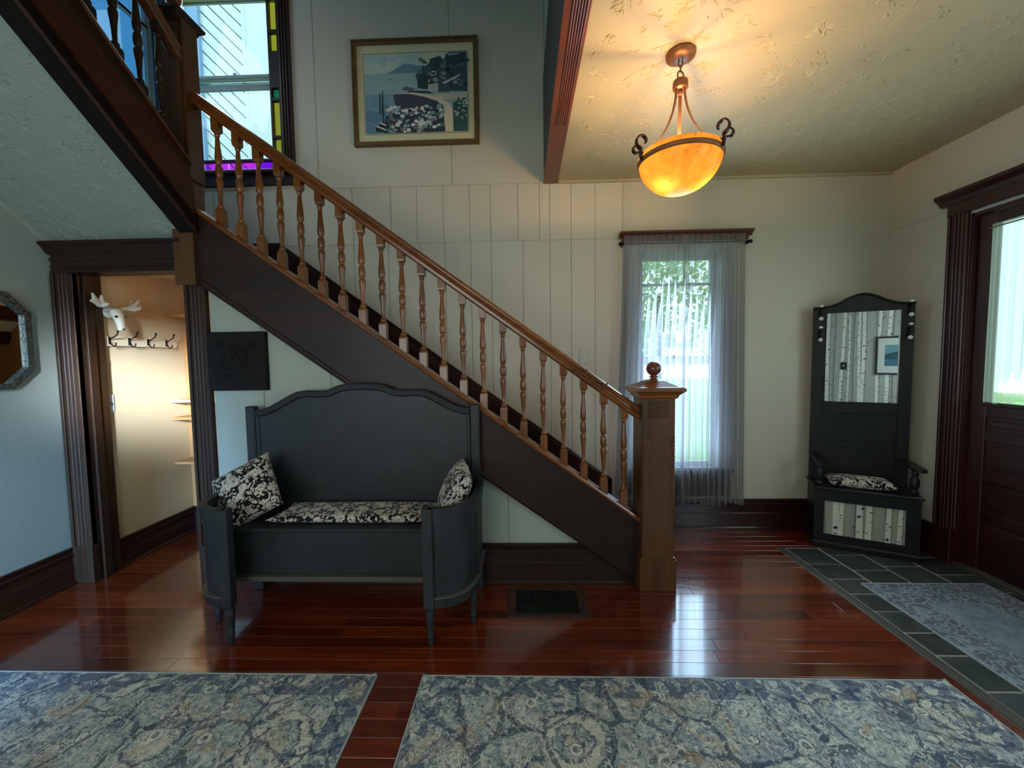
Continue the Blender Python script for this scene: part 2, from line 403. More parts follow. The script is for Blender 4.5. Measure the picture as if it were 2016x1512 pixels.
# ---------------------------------------------------------------- mesh builder
class MB:
    def __init__(s): s.v = []; s.f = []; s.sm = []; s.mi = []
    def add(s, vs, fs, smooth=False, mi=0):
        b = len(s.v); s.v += [tuple(p) for p in vs]
        for f in fs: s.f.append(tuple(b + i for i in f)); s.sm.append(smooth); s.mi.append(mi)
        return s
    def box(s, x0, x1, y0, y1, z0, z1, ch=0.0, mi=0):
        if x0 > x1: x0, x1 = x1, x0
        if y0 > y1: y0, y1 = y1, y0
        if z0 > z1: z0, z1 = z1, z0
        if ch <= 0:
            vs = [(x, y, z) for z in (z0, z1) for y in (y0, y1) for x in (x0, x1)]
            return s.add(vs, [(0, 2, 3, 1), (4, 5, 7, 6), (0, 1, 5, 4), (2, 6, 7, 3), (0, 4, 6, 2), (1, 3, 7, 5)], mi=mi)
        c = ch; vs = []; idx = {}
        X, Y, Z = (x0, x1), (y0, y1), (z0, z1)
        for i in (0, 1):
            for j in (0, 1):
                for k in (0, 1):
                    sx, sy, sz = (1 - 2 * i), (1 - 2 * j), (1 - 2 * k)
                    for ax in range(3):
                        p = [X[i], Y[j], Z[k]]
                        if ax != 0: p[0] += sx * c
                        if ax != 1: p[1] += sy * c
                        if ax != 2: p[2] += sz * c
                        idx[(i, j, k, ax)] = len(vs); vs.append(tuple(p))
        fs = []
        I = lambda i, j, k, a: idx[(i, j, k, a)]
        for i in (0, 1):
            q = [I(i, 0, 0, 0), I(i, 1, 0, 0), I(i, 1, 1, 0), I(i, 0, 1, 0)]; fs.append(q if i else q[::-1])
            q = [I(0, i, 0, 1), I(0, i, 1, 1), I(1, i, 1, 1), I(1, i, 0, 1)]; fs.append(q if i else q[::-1])
            q = [I(0, 0, i, 2), I(1, 0, i, 2), I(1, 1, i, 2), I(0, 1, i, 2)]; fs.append(q if i else q[::-1])
        for i in (0, 1):
            for j in (0, 1):
                q = [I(i, j, 0, 0), I(i, j, 0, 1), I(i, j, 1, 1), I(i, j, 1, 0)]; fs.append(q if (i ^ j) == 0 else q[::-1])
                q = [I(i, 0, j, 0), I(i, 1, j, 0), I(i, 1, j, 2), I(i, 0, j, 2)]; fs.append(q if (i ^ j) == 0 else q[::-1])
                q = [I(0, i, j, 1), I(1, i, j, 1), I(1, i, j, 2), I(0, i, j, 2)]; fs.append(q if (i ^ j) else q[::-1])
                for k in (0, 1):
                    q = [I(i, j, k, 0), I(i, j, k, 1), I(i, j, k, 2)]; fs.append(q if (i + j + k) % 2 else q[::-1])
        return s.add(vs, fs, mi=mi)
    def prism(s, poly, axis, a, b, smooth=False, mi=0):
        """extrude a 2-D polygon: axis 'X' -> (y,z), 'Y' -> (x,z), 'Z' -> (x,y)"""
        def P(u, w, t): return {'X': (t, u, w), 'Y': (u, t, w), 'Z': (u, w, t)}[axis]
        n = len(poly)
        vs = [P(u, w, a) for u, w in poly] + [P(u, w, b) for u, w in poly]
        s.add(vs, [tuple(range(n))[::-1], tuple(range(n, 2 * n))], mi=mi)
        s.add(vs, [(i, (i + 1) % n, n + (i + 1) % n, n + i) for i in range(n)], smooth, mi)
        return s
    def lathe(s, prof, c=(0, 0, 0), seg=20, axis='Z', cap=True, smooth=True, mi=0, rot=0.0):
        vs = []; n = len(prof)
        for r, h in prof:
            for k in range(seg):
                a = 2 * PI * k / seg + rot
                x, y = r * math.cos(a), r * math.sin(a)
                vs.append({'Z': (c[0] + x, c[1] + y, c[2] + h), 'Y': (c[0] + x, c[1] + h, c[2] + y), 'X': (c[0] + h, c[1] + x, c[2] + y)}[axis])
        fs = [(i * seg + k, i * seg + (k + 1) % seg, (i + 1) * seg + (k + 1) % seg, (i + 1) * seg + k) for i in range(n - 1) for k in range(seg)]
        s.add(vs, fs, smooth, mi)
        if cap:
            s.add([vs[k] for k in range(seg)], [tuple(range(seg))[::-1]], mi=mi)
            s.add([vs[(n - 1) * seg + k] for k in range(seg)], [tuple(range(seg))], mi=mi)
        return s
    def tube(s, pts, r, seg=8, closed=False, mi=0, flat=1.0):
        pts = [Vector(p) for p in pts]; n = len(pts); rs = r if isinstance(r, (list, tuple)) else [r] * n
        vs = []; up = Vector((0.13, 0.21, 1)).normalized(); prev = None
        for i, p in enumerate(pts):
            if closed: t = pts[(i + 1) % n] - pts[i - 1]
            else: t = pts[min(i + 1, n - 1)] - pts[max(i - 1, 0)]
            t.normalize()
            if prev is None:
                a = t.cross(up); a.normalize()
            else:
                a = prev - t * prev.dot(t)
                if a.length < 1e-6: a = t.cross(up)
                a.normalize()
            prev = a; b = t.cross(a)
            for k in range(seg):
                q = 2 * PI * k / seg
                vs.append(p + a * (math.cos(q) * rs[i]) + b * (math.sin(q) * rs[i] * flat))
        m = n if closed else n - 1
        s.add(vs, [(i * seg + k, i * seg + (k + 1) % seg, ((i + 1) % n) * seg + (k + 1) % seg, ((i + 1) % n) * seg + k) for i in range(m) for k in range(seg)], True, mi)
        if not closed:
            s.add(vs[:seg], [tuple(range(seg))[::-1]], mi=mi); s.add(vs[-seg:], [tuple(range(seg))], mi=mi)
        return s
    def ring(s, outer, inner, axis, a, b, mi=0):
        """frame between two matching outlines, extruded"""
        def P(u, w, t): return {'X': (t, u, w), 'Y': (u, t, w), 'Z': (u, w, t)}[axis]
        n = len(outer); vs = []
        for t in (a, b):
            vs += [P(u, w, t) for u, w in outer] + [P(u, w, t) for u, w in inner]
        fs = []
        for i in range(n):
            j = (i + 1) % n
            fs += [(i, j, n + j, n + i), (2 * n + i, 3 * n + i, 3 * n + j, 2 * n + j), (i, 2 * n + i, 2 * n + j, j), (n + i, n + j, 3 * n + j, 3 * n + i)]
        return s.add(vs, fs, mi=mi)
    def sphere(s, c, r, seg=16, rings=10, sc=(1, 1, 1), mi=0):
        prof = [(max(1e-4, r * math.sin(PI * i / rings)), -r * math.cos(PI * i / rings)) for i in range(rings + 1)]
        b = len(s.v); s.lathe(prof, (0, 0, 0), seg, cap=False, mi=mi)
        for i in range(b, len(s.v)):
            x, y, z = s.v[i]; s.v[i] = (c[0] + x * sc[0], c[1] + y * sc[1], c[2] + z * sc[2])
        return s
    def xf(s, m, start=0):
        for i in range(start, len(s.v)): s.v[i] = tuple(m @ Vector(s.v[i]))
        return s
    def build(s, name, mat, parent=None, origin=None, kind=None):
        """world-coordinate mesh; origin = parent's world place (parents are only ever moved, or the mesh is built in local space)"""
        o0 = Vector(origin) if origin is not None else (Vector(parent['_o']) if parent is not None and '_o' in parent else Vector((0, 0, 0)))
        me = bpy.data.meshes.new(name)
        me.from_pydata([tuple(Vector(p) - o0) for p in s.v], [], s.f)
        me.polygons.foreach_set('use_smooth', s.sm)
        for m_ in (mat if isinstance(mat, (list, tuple)) else [mat]): me.materials.append(m_)
        if isinstance(mat, (list, tuple)): me.polygons.foreach_set('material_index', s.mi)
        me.update()
        o = bpy.data.objects.new(name, me); COL.objects.link(o)
        if parent is not None: o.parent = parent; o['_o'] = list(o0)
        else: o.location = o0; o['_o'] = list(o0)
        if kind: o['kind'] = kind
        return o
def fixn(o):
    import bmesh
    bm = bmesh.new(); bm.from_mesh(o.data); bmesh.ops.remove_doubles(bm, verts=bm.verts, dist=1e-6); bmesh.ops.recalc_face_normals(bm, faces=bm.faces); bm.to_mesh(o.data); bm.free(); return o

def empty(name, loc=(0, 0, 0), rz=0.0, local=False):
    o = bpy.data.objects.new(name, None); COL.objects.link(o); o.location = loc; o.rotation_euler = (0, 0, rz)
    o.empty_display_size = .05
    o['_o'] = [0, 0, 0] if local else list(loc)
    return o
def tag(o, label=None, cat=None, group=None, kind=None):
    if label: o['label'] = label
    if cat: o['category'] = cat
    if group: o['group'] = group
    if kind: o['kind'] = kind
    return o
def sub_origin(par): return par

XL, XR, YB, ZC = -2.93, 2.85, 3.237, 2.80
YR = -1.30       # wall behind the camera
ZU = 5.20        # ceiling of the upper floor
YS = 2.44        # face of the wall under the stairs
XO = 0.19        # stairwell opening, right side
YO = 1.25        # stairwell opening, near side

# ---------------------------------------------------------------- floor
fl = MB().box(-3.1, 3.0, YR - .1, YB + .1, -.08, -.016).build('floor', plain('subfloor', '#1d0c06', .7)); tag(fl, kind='structure')
rowh = .0765
y = YB - .02
r = 0
while y > 1.12:
    x = XL + .01 - random.random() * .9
    while x < 1.84 if y < 2.9 else x < XR:
        L = random.uniform(.9, 2.3)
        xa, xb = max(x, XL + .01), min(x + L, 1.838 if y - rowh < 2.88 else XR - .01)
        if xb - xa > .05:
            p = MB().box(xa, xb - .0008, y - rowh + .0008, y, -.016, 0 + random.uniform(-.0002, .0002), .0007).build('plank', M['floor'], fl)
        x += L
    y -= rowh; r += 1
# rows under and behind the rugs: one joined part
mb = MB()
while y > YR + .02:
    x = XL + .01 - random.random() * .9
    while x < 1.84:
        L = random.uniform(.9, 2.3)
        xa, xb = max(x, XL + .01), min(x + L, 1.838)
        if xb - xa > .05: mb.box(xa, xb - .0008, y - rowh + .0008, y, -.016, 0, .0007)
        x += L
    y -= rowh
mb.build('plank_field', M['floor'], fl, kind='stuff')

# slate entry floor, beside the front door
gr = MB().box(1.84, XR, YR + .02, 2.884, -.016, -.002).build('grout_bed', M['grout'], fl)
MB().box(1.842, 1.862, YR + .02, 2.884, -.002, .006, .002).box(1.866, 1.893, YR + .02, 2.884, -.002, .003, .001).build('edge_strip', M['strip'], fl)
cols = [(1.902, 2.121), (2.135, 2.357), (2.371, 2.600), (2.614, 2.840)]
for ci, (xa, xb) in enumerate(cols):
    ys = [2.876, 2.645, 2.467, 2.307, 2.143, 1.975, 1.820] if ci == 0 else [2.876, 2.771, 2.569, 2.425, 2.22, 2.02, 1.82] if ci == 1 else [2.876, 2.62, 2.40, 2.19, 1.99, 1.80] if ci == 2 else [2.876, 2.74, 2.52, 2.32, 2.1, 1.9, 1.75]
    while ys[-1] > .6: ys.append(ys[-1] - random.uniform(.16, .22))
    for a, b in zip(ys, ys[1:]):
        MB().box(xa + random.uniform(0, .003), xb - random.uniform(0, .003), b + .006, a - .006, -.01, .002 + random.uniform(-.001, .0015), .002).build('slate_tile', M['slate'], fl)

# ---------------------------------------------------------------- walls
W1 = (.925, 1.565, .50, 2.235)      # window by the newel: glass opening x0,x1,z0,z1
W2 = (-2.80, -1.905, 2.945, 4.34)   # landing window opening
def rects_minus(x0, x1, z0, z1, holes):
    out = [(x0, x1, z0, z1)]
    for hx0, hx1, hz0, hz1 in holes:
        nx = []
        for a, b, c, d in out:
            if hx1 <= a or hx0 >= b or hz1 <= c or hz0 >= d: nx.append((a, b, c, d)); continue
            if hx0 > a: nx.append((a, hx0, c, d))
            if hx1 < b: nx.append((hx1, b, c, d))
            A, B = max(a, hx0), min(b, hx1)
            if hz0 > c: nx.append((A, B, c, hz0))
            if hz1 < d: nx.append((A, B, hz1, d))
        out = nx
    return out
wb = MB()
for a, b, c, d in rects_minus(XL - .1, XR + .1, -.05, ZU + .1, [W1, W2]): wb.box(a, b, YB, YB + .12, c, d)
wall_back = tag(wb.build('wall_back', M['wall']), kind='structure')
# panel boards on it, grooves between
T = .008; G = .0022
def board(parent, x0, x1, z0, z1, holes, ypl, mat, name='panel'):
    for a, b, c, d in rects_minus(x0, x1, z0, z1, holes):
        if b - a > .004 and d - c > .004: pass
    mb = MB()
    for a, b, c, d in rects_minus(x0, x1, z0, z1, holes): mb.box(a, b, ypl - T, ypl, c, d, .0012 if (len(holes) == 0 or (a, b, c, d) == (x0, x1, z0, z1)) else 0)
    if mb.v: mb.build(name, mat, parent)
lower = [XL, -2.6, -2.2, -1.9, -1.626, -1.36, -1.08, -.818, -.619, -.413, -.248, .006, .222, .391, .58, .80]
mid = [XL, -2.5, -1.93, -1.626, -1.36, -1.05, -.84, -.627, -.415, -.248, -.03, .141, .222, .391, .58, .796]
upper = [XL, -1.626, -.55, .19]
for row, z0, z1 in ((lower, 0, 2.355), (mid, 2.355, 2.797), (upper, 2.803, ZU)):
    for a, b in zip(row, row[1:]):
        board(wall_back, a + G, b - G, z0 + G, z1 - G, [h for h in (W1, W2) if not (h[1] <= a or h[0] >= b or h[3] <= z0 or h[2] >= z1)], YB, M['wall'])
board(wall_back, .80 + G, XR, 0, 2.355 - G, [W1], YB, M['wall_plain'])
board(wall_back, .796 + G, XR, 2.355 + G, 2.797, [], YB, M['wall_plain'])
MB().box(.796, XR, YB - .015, YB - T, 2.349, 2.359, .002).box(-1.9, .796, YB - .015, YB - T, 2.350, 2.358, .002).box(-1.6, XO, YB - .016, YB - T, 2.794, 2.804, .002).build('seam_batten', M['wall'], wall_back)
YW = YB - T
# left wall (main room face X=-2.93), closet face further in
wl = MB()
W3 = (2.25, 3.215, 2.95, 4.85)       # stair window: y0,y1,z0,z1
for a, b, c, d in rects_minus(YR - .1, YB + .1, -.05, ZU + .1, [W3]): wl.box(XL - .12, XL, a, b, c, d)
wall_left = tag(wl.build('wall_left', M['wall_left']), kind='structure')
MB().box(XL, XL + .11, YS + .12, YB, 0, 2.10).build('closet_lining', M['closet'], wall_left)
# right wall with the entry door opening
D2 = (1.62, 2.655, -.05, 2.285)     # y0,y1,z0,z1
WR = (-.9, .4, .8, 2.3)
wr = MB()
for a, b, c, d in rects_minus(YR - .1, YB + .1, -.05, ZU + .1, [D2, WR]): wr.box(XR, XR + .12, a, b, c, d)
wall_right = tag(wr.build('wall_right', M['wall_plain']), kind='structure')
MB().box(XR - .007, XR, 2.83, YB - T, 2.349, 2.359).box(XR - .007, XR, 1.0, 2.83, 2.349, 2.359).build('seam_batten', M['wall_plain'], wall_right)
# rear wall (behind the camera, seen in the mirrors)
W4 = (-2.75, -.4, .7, 2.4)
wq = MB()
for a, b, c, d in rects_minus(XL - .1, XR + .1, -.05, ZU + .1, [W4]): wq.box(a, b, YR - .12, YR, c, d)
wall_rear = tag(wq.build('wall_rear', M['wall_plain']), kind='structure')

# wall under the stairs, with the closet opening x -2.82..-2.075
wu = MB()
wu.prism([(-1.952, .0), (.60, .0), (.60, .12), (-1.952, 1.93)], 'Y', YS, YS + .06)
wu.box(XL, -2.80, YS, YS + .10, 0, 2.2)
wu.box(-2.80, -1.952, YS, YS + .10, 2.0, 2.19)
M['wall_stair'] = paint('sage_panel_paint', '#a7aea0', 'vertical', .35, .45)
wall_stair = tag(wu.build('wall_under_stairs', M['wall_stair']), kind='structure')
for a, b in zip([-1.95, -1.63, -1.2, -.78, -.36, -.105, .3], [-1.63, -1.2, -.78, -.36, -.105, .3, .55]):
    zt = lambda x: max(.02, 1.90 - (x + 1.95) * .708)
    MB().prism([(a + G, .0), (b - G, .0), (b - G, zt(b)), (a + G, zt(a))], 'Y', YS - .006, YS).build('panel', M['wall_stair'], wall_stair)

# ceilings
ce = MB()
ce.box(XO, XR + .12, YR - .12, YB + .12, ZC, ZC + .2)
ce.box(XL - .12, XO, YR - .12, YO, ZC, ZC + .2)
ceiling = tag(ce.build('ceiling', M['stomp']), kind='structure')
MB().prism([(YB - T, ZC), (YB - T, ZC - .018), (YB - .022, ZC - .012), (YB - .03, ZC)], 'X', XO + .10, XR).build('cove_bead', M['stomp'], ceiling)
up = MB()
up.box(XL - .12, XR + .12, YR - .12, YB + .12, ZU, ZU + .1)
tag(up.build('ceiling_upper', plain('upper_ceiling_paint', '#b5b8ac', .7)), kind='structure')
uw = MB()
uw.box(XO, XO + .1, YO - .9, YB, 3.50, ZU)
uw.box(XL, XO + .1, YO - 1.0, YO - .9, ZC + .2, ZU)
tag(uw.build('wall_stairwell_upper', M['wall_left']), kind='structure')
def strokes(name, mat, parent, place, n, seed):
    rn = random.Random(seed); mb = MB()
    for _ in range(n):
        u, v = rn.random(), rn.random(); a0 = rn.uniform(0, 6.28); k = rn.randint(3, 6)
        for q in range(k):
            a = a0 + rn.uniform(-1.1, 1.1) + (PI if q % 3 == 2 else 0); L = rn.uniform(.018, .052); wd = rn.uniform(.0028, .0052); hh = rn.uniform(.003, .0065); bend = rn.uniform(-.9, .9)
            ox, oy = rn.uniform(-.026, .026), rn.uniform(-.026, .026); pts = []; x, y, aa = ox, oy, a
            for t_ in range(4):
                pts.append((x, y, aa, (0.15, 1, .9, .1)[t_])); x += math.cos(aa) * L / 3; y += math.sin(aa) * L / 3; aa += bend / 3
            vs = []
            for x, y, aa, s_ in pts:
                nx, ny = -math.sin(aa) * wd * max(s_, .3), math.cos(aa) * wd * max(s_, .3)
                vs += [place(u, v, x + nx, y + ny, 0), place(u, v, x, y, hh * s_), place(u, v, x - nx, y - ny, 0)]
            mb.add(vs, [(i * 3 + j, i * 3 + j + 1, i * 3 + 4 + j, i * 3 + 3 + j) for i in range(3) for j in range(2)], True)
    return mb.build(name, mat, parent, kind='stuff')
strokes('plaster_stroke', M['stomp'], ceiling, lambda u, v, x, y, h: (XO + .14 + u * (XR - XO - .18) + x, .3 + v * (YW - .36) + y, ZC + .0003 - h), 900, 21)
# fascia and reeded casing round the stairwell opening
t1 = empty('trim_1', (XO, YO, ZC)); tag(t1, kind='structure')
MB().box(XO - .012, XO + .02, YO, YW, ZC - .012, 3.58, .002).build('fascia', plain('very_dark_stained_fascia', '#161211', .5), t1)
mb = MB(); mb.box(XO - .016, XO + .095, YO, YW, ZC - .014, ZC + .0, .002)
t1b = mb.build('casing', M['beam'], t1)
mb = MB()
for k in range(6):
    xx = XO + .022 + k * .0115
    mb.tube([(xx, YO, ZC - .015), (xx, 2.45, ZC - .015)], .0048, 8)
mb.build('reed', M['beam'], t1)
MB().box(XL, XO, YO - .02, YO, ZC - .014, 3.2, .002).build('fascia', M['walnut_x'], t1)

# baseboards (profile: body, cap, shoe)
def baseboard(name, p0, p1, h, nrm, mat, t=.02):
    """p0,p1 floor points along the wall face, nrm = outward unit vector"""
    root = empty(name, (p0[0], p0[1], 0)); tag(root, kind='structure')
    p0, p1, n = Vector((*p0, 0)), Vector((*p1, 0)), Vector((*nrm, 0))
    def ex(prof):
        mb = MB(); m = len(prof)
        vs = [p0 + n * a + Vector((0, 0, b)) for a, b in prof] + [p1 + n * a + Vector((0, 0, b)) for a, b in prof]
        mb.add(vs, [tuple(range(m)), tuple(range(m, 2 * m))[::-1]] + [(i, m + i, m + (i + 1) % m, (i + 1) % m) for i in range(m)])
        return mb
    fixn(ex([(0, 0), (t, 0), (t, h * .52), (t * .8, h * .54), (t * .8, h * .78), (0, h * .78)]).build('board', mat, root))
    fixn(ex([(0, h * .78), (t * .8, h * .78), (t * 1.25, h * .81), (t * 1.25, h * .85), (t * .7, h * .88), (t * 1.0, h * .93), (t * 1.1, h), (0, h)]).build('cap_moulding', mat, root))
    fixn(ex([(t, 0), (t + .014, 0), (t + .013, .012), (t + .006, .02), (t, .022)]).build('shoe', mat, root))
    return root
baseboard('baseboard_back', (.70, YW), (XR - .02, YW), .245, (0, -1), M['mahog_x'])
baseboard('baseboard_right', (XR, YB - .03), (XR, 2.80), .225, (-1, 0), M['mahog_y'])
baseboard('baseboard_under_stairs', (-1.94, YS - .006), (.655, YS - .006), .25, (0, -1), M['walnut_x'])
baseboard('baseboard_left', (XL, 2.40), (XL, YR), .235, (1, 0), M['walnut_y'])
baseboard('baseboard_closet', (XL + .11, YB - .02), (XL + .11, YS + .14), .20, (1, 0), M['walnut_y'])
baseboard('baseboard_closet_back', (XL + .11, YB - T), (-1.9, YB - T), .20, (0, -1), M['walnut_x'])
# closet ceiling & far side so that the cupboard is closed
cc = MB(); cc.box(XL, -2.04, YS + .10, YB, 2.06, 2.10); cc.prism([(-2.04, 2.06), (-2.04, 2.10), (-.4, .90), (-.4, .86)], 'Y', YS + .07, YB - T - .01)
tag(cc.build('closet_ceiling', M['closet']), kind='structure')
MB().prism([(XL + .11, 0), (-.4, 0), (-.4, .86), (-2.04, 2.06), (XL + .11, 2.06)], 'Y', YB - T - .006, YB - T).build('closet_back_lining', M['closet_shelf'], wall_back)

# ---------------------------------------------------------------- closet doorway (door_1): casing, jamb, cornice
d1 = empty('door_1', (-2.45, 2.40, 0)); tag(d1, kind='structure')
def casing_v(x0, x1, yf, z0, z1, flutes=3):
    mb = MB(); w = x1 - x0
    mb.box(x0, x1, yf, YS, z0, z1, .003)
    mb.box(x0, x0 + w * .16, yf - .012, yf + .002, z0, z1, .003)
    for k in range(flutes):
        xx = x0 + w * (.34 + .2 * k)
        mb.tube([(xx, yf + .001, z0), (xx, yf + .001, z1)], w * .065, 8)
    return mb
casing_v(-2.915, -2.79, 2.405, .24, 1.975, 3).build('side_casing', M['walnut_z'], d1)
casing_v(-2.075, -1.955, 2.405, .24, 1.93, 3).build('side_casing', M['walnut_z'], d1)
MB().box(-2.92, -2.785, 2.395, YS, 0, .245, .004).build('plinth_block', M['walnut_z'], d1)
MB().box(-2.08, -1.95, 2.395, YS, 0, .245, .004).build('plinth_block', M['walnut_z'], d1)
MB().box(-2.82, -2.79, 2.41, YS + .14, 0, 2.0, .002).box(-2.79, -2.775, YS + .02, YS + .07, 0, 2.0, .002).build('jamb', M['walnut_z'], d1)
MB().box(-2.075, -2.05, YS, YS + .12, 0, 2.0, .002).build('jamb', M['walnut_z'], d1)
MB().box(-2.79, -2.05, YS - .02, YS + .12, 1.985, 2.03, .002).build('head_jamb', M['walnut_x'], d1)
mb = MB()
mb.box(-2.915, -2.05, 2.405, YS, 1.975, 2.10, .003)
mb.box(-2.915, -2.05, 2.398, 2.41, 1.975, 1.992, .002).box(-2.915, -2.05, 2.398, 2.41, 2.005, 2.016, .002).box(-2.915, -2.05, 2.396, 2.41, 2.05, 2.066, .002)
mb.build('head_casing', M['walnut_x'], d1)
# crown
mb = MB(); mb.prism([(YS, 2.09), (2.40, 2.09), (2.392, 2.10), (2.372, 2.128), (2.355, 2.142), (2.355, 2.158), (YS, 2.158)], 'X', -2.93, -2.055)
mb.build('crown_moulding', M['walnut_x'], d1)

# ---------------------------------------------------------------- windows
def wbox(x0, x1, y0, y1, z0, z1, ch=.003): return MB().box(x0, x1, y0, y1, z0, z1, ch)
# window_1: double-hung sash behind the voile
w1 = empty('window_1', (1.245, YW, .46)); tag(w1, kind='structure')
x0, x1, z0, z1 = W1
def sash(parent, x0, x1, z0, z1, yy, fw, mat, th=.035):
    o = [(x0, z0), (x1, z0), (x1, z1), (x0, z1)]; i = [(x0 + fw, z0 + fw), (x1 - fw, z0 + fw), (x1 - fw, z1 - fw), (x0 + fw, z1 - fw)]
    s = fixn(MB().ring(o, i, 'Y', yy, yy + th).build('sash', mat, parent))
    MB().box(x0 + fw - .004, x1 - fw + .004, yy + th * .5, yy + th * .5 + .004, z0 + fw - .004, z1 - fw + .004).build('pane', M['glass'], s)
    return s
jm = plain('white_sash_paint', '#c4ccd2', .4)
s_low = sash(w1, x0, x1, z0, 1.395, YB + .015, .052, jm)
s_up = sash(w1, x0, x1, 1.365, z1, YB + .055, .05, jm)
MB().box(1.195, 1.255, YB - .002, YB + .02, 1.395, 1.41, .003).tube([(1.20, YB + .003, 1.412), (1.25, YB + .003, 1.418)], .005).build('sash_lock', M['bronze'], w1)
MB().box(x0 + .05, x1 - .05, YB + .06, YB + .085, 1.985, 2.003).build('muntin', jm, w1)
fixn(MB().ring([(x0 - .10, z0 - .0), (x1 + .10, z0 - .0), (x1 + .10, z1 + .09), (x0 - .10, z1 + .09)], [(x0, z0), (x1, z0), (x1, z1), (x0, z1)], 'Y', YW - .018, YW).build('casing', jm, w1))
MB().box(x0 - .0, x0 + .004, YW, YB + .12, z0, z1).box(x1 - .004, x1, YW, YB + .12, z0, z1).box(x0, x1, YW, YB + .12, z1 - .004, z1).box(x0, x1, YW, YB + .12, z0, z0 + .004).build('reveal', jm, w1)
MB().box(x0 - .12, x1 + .12, YW - .05, YB + .01, z0 - .032, z0, .006).build('sill', M['walnut_x'], w1)
MB().box(x0 - .10, x1 + .10, YW - .02, YW, z0 - .23, z0 - .032, .004).build('apron', M['walnut_x'], w1)
mb = MB(); mb.box(.785, 1.765, YW - .03, YW, 2.315, 2.36, .003)
mb.prism([(YW, 2.345), (YW - .035, 2.345), (YW - .05, 2.362), (YW - .075, 2.372), (YW - .075, 2.385), (YW, 2.385)], 'X', .765, 1.785)
mb.build('cornice', M['header'], w1)

# window_2: landing window with coloured border panes
w2 = empty('window_2', (-2.38, YW, 2.9)); tag(w2, kind='structure')
x0, x1, z0, z1 = W2
dk = M['walnut_z']; dkx = M['walnut_x']
gw = plain('aged_white_sash_paint', '#9aa8a4', .45)
# wide fixed surround holding the coloured panes
mb = MB(); mb.box(x0, x0 + .018, YB + .01, YB + .045, z0, z1, .002).box(x1 - .010, x1, YB + .01, YB + .045, z0, z1, .002).box(x0, x1, YB + .01, YB + .045, z0, z0 + .014, .002).box(x0, x1, YB + .01, YB + .045, z1 - .02, z1, .002)
mb.box(x0 + .07, x0 + .082, YB + .01, YB + .045, z0 + .07, z1).box(x1 - .096, x1 - .084, YB + .01, YB + .045, z0 + .094, z1).box(x0 + .018, x1 - .010, YB + .01, YB + .045, z0 + .094, z0 + .108)
surr = mb.build('border_frame', dk, w2)
def cpane(xa, xb, za, zb, m): MB().box(xa, xb, YB + .024, YB + .028, za, zb).build('pane', m, surr)
cx0, cx1 = x1 - .084, x1 - .010
zs = [z0 + .014, z0 + .09, z0 + .33, z0 + .345, z0 + .60, z0 + .66, z0 + .745, z0 + .99, z0 + 1.01, z0 + 1.14, z0 + 1.16, z1 - .02]
for (za, zb, m) in ((3.045, 3.21, 'glass_yellow'), (3.23, 3.50, 'glass_yellow'), (3.52, 3.60, 'glass_green'), (3.88, 4.02, 'glass_yellow'), (4.045, 4.30, 'glass_yellow')):
    cpane(cx0, cx1, za, zb, M[m]); cpane(x0 + .02, x0 + .068, za, zb, M[m])
mb = MB()
for z in (3.22, 3.51, 4.032): mb.box(cx0, cx1, YB + .01, YB + .04, z - .010, z + .010).box(x0 + .018, x0 + .07, YB + .01, YB + .04, z - .01, z + .01)
mb.box(cx0, cx1, YB + .01, YB + .04, 3.60, 3.88).box(x0 + .018, x0 + .07, YB + .01, YB + .04, 3.60, 3.88)
mb.build('lead_bar', dk, surr)
px = [x0 + .018, x0 + .22, x0 + .42, x0 + .66, x1 - .084]
for k, (a, b) in enumerate(zip(px, px[1:])):
    cpane(a + .003, b - .003, z0 + .014, z0 + .094, M['glass_magenta' if k < 3 else 'glass_violet'])
# white storm sashes behind
sash(w2, x0, x1, z0, 3.72, YB + .075, .014, gw, .015)
sash(w2, x0, x1, 3.69, z1, YB + .092, .014, gw, .015)
MB().box(x0 + .08, x1 - .075, YB + .02, YB + .045, 3.690, 3.715, .003).box(-2.30, -2.28, YB + .02, YB + .04, 3.712, 3.73).box(x0 + .08, x1 - .07, YB + .06, YB + .075, 3.62, 3.665, .003).build('meeting_rail', gw, w2)
fixn(MB().ring([(x0 - .11, z0 - .02), (x1 + .10, z0 - .02), (x1 + .10, z1 + .12), (x0 - .11, z1 + .12)], [(x0, z0), (x1, z0), (x1, z1), (x0, z1)], 'Y', YW - .02, YW).build('casing', dk, w2))
mb = MB()
for xx in (.025, .047, .07): mb.tube([(x1 + xx, YW - .02, z0), (x1 + xx, YW - .02, z1 + .1)], .009, 8)
mb.build('casing_reed', dk, w2)
MB().box(x0 - .12, x1 + .12, YW - .05, YB + .01, z0 - .03, z0 - .0, .006).build('sill', dkx, w2)
MB().box(x0 - .10, x1 + .10, YW - .022, YW, z0 - .12, z0 - .03, .004).build('apron', dkx, w2)

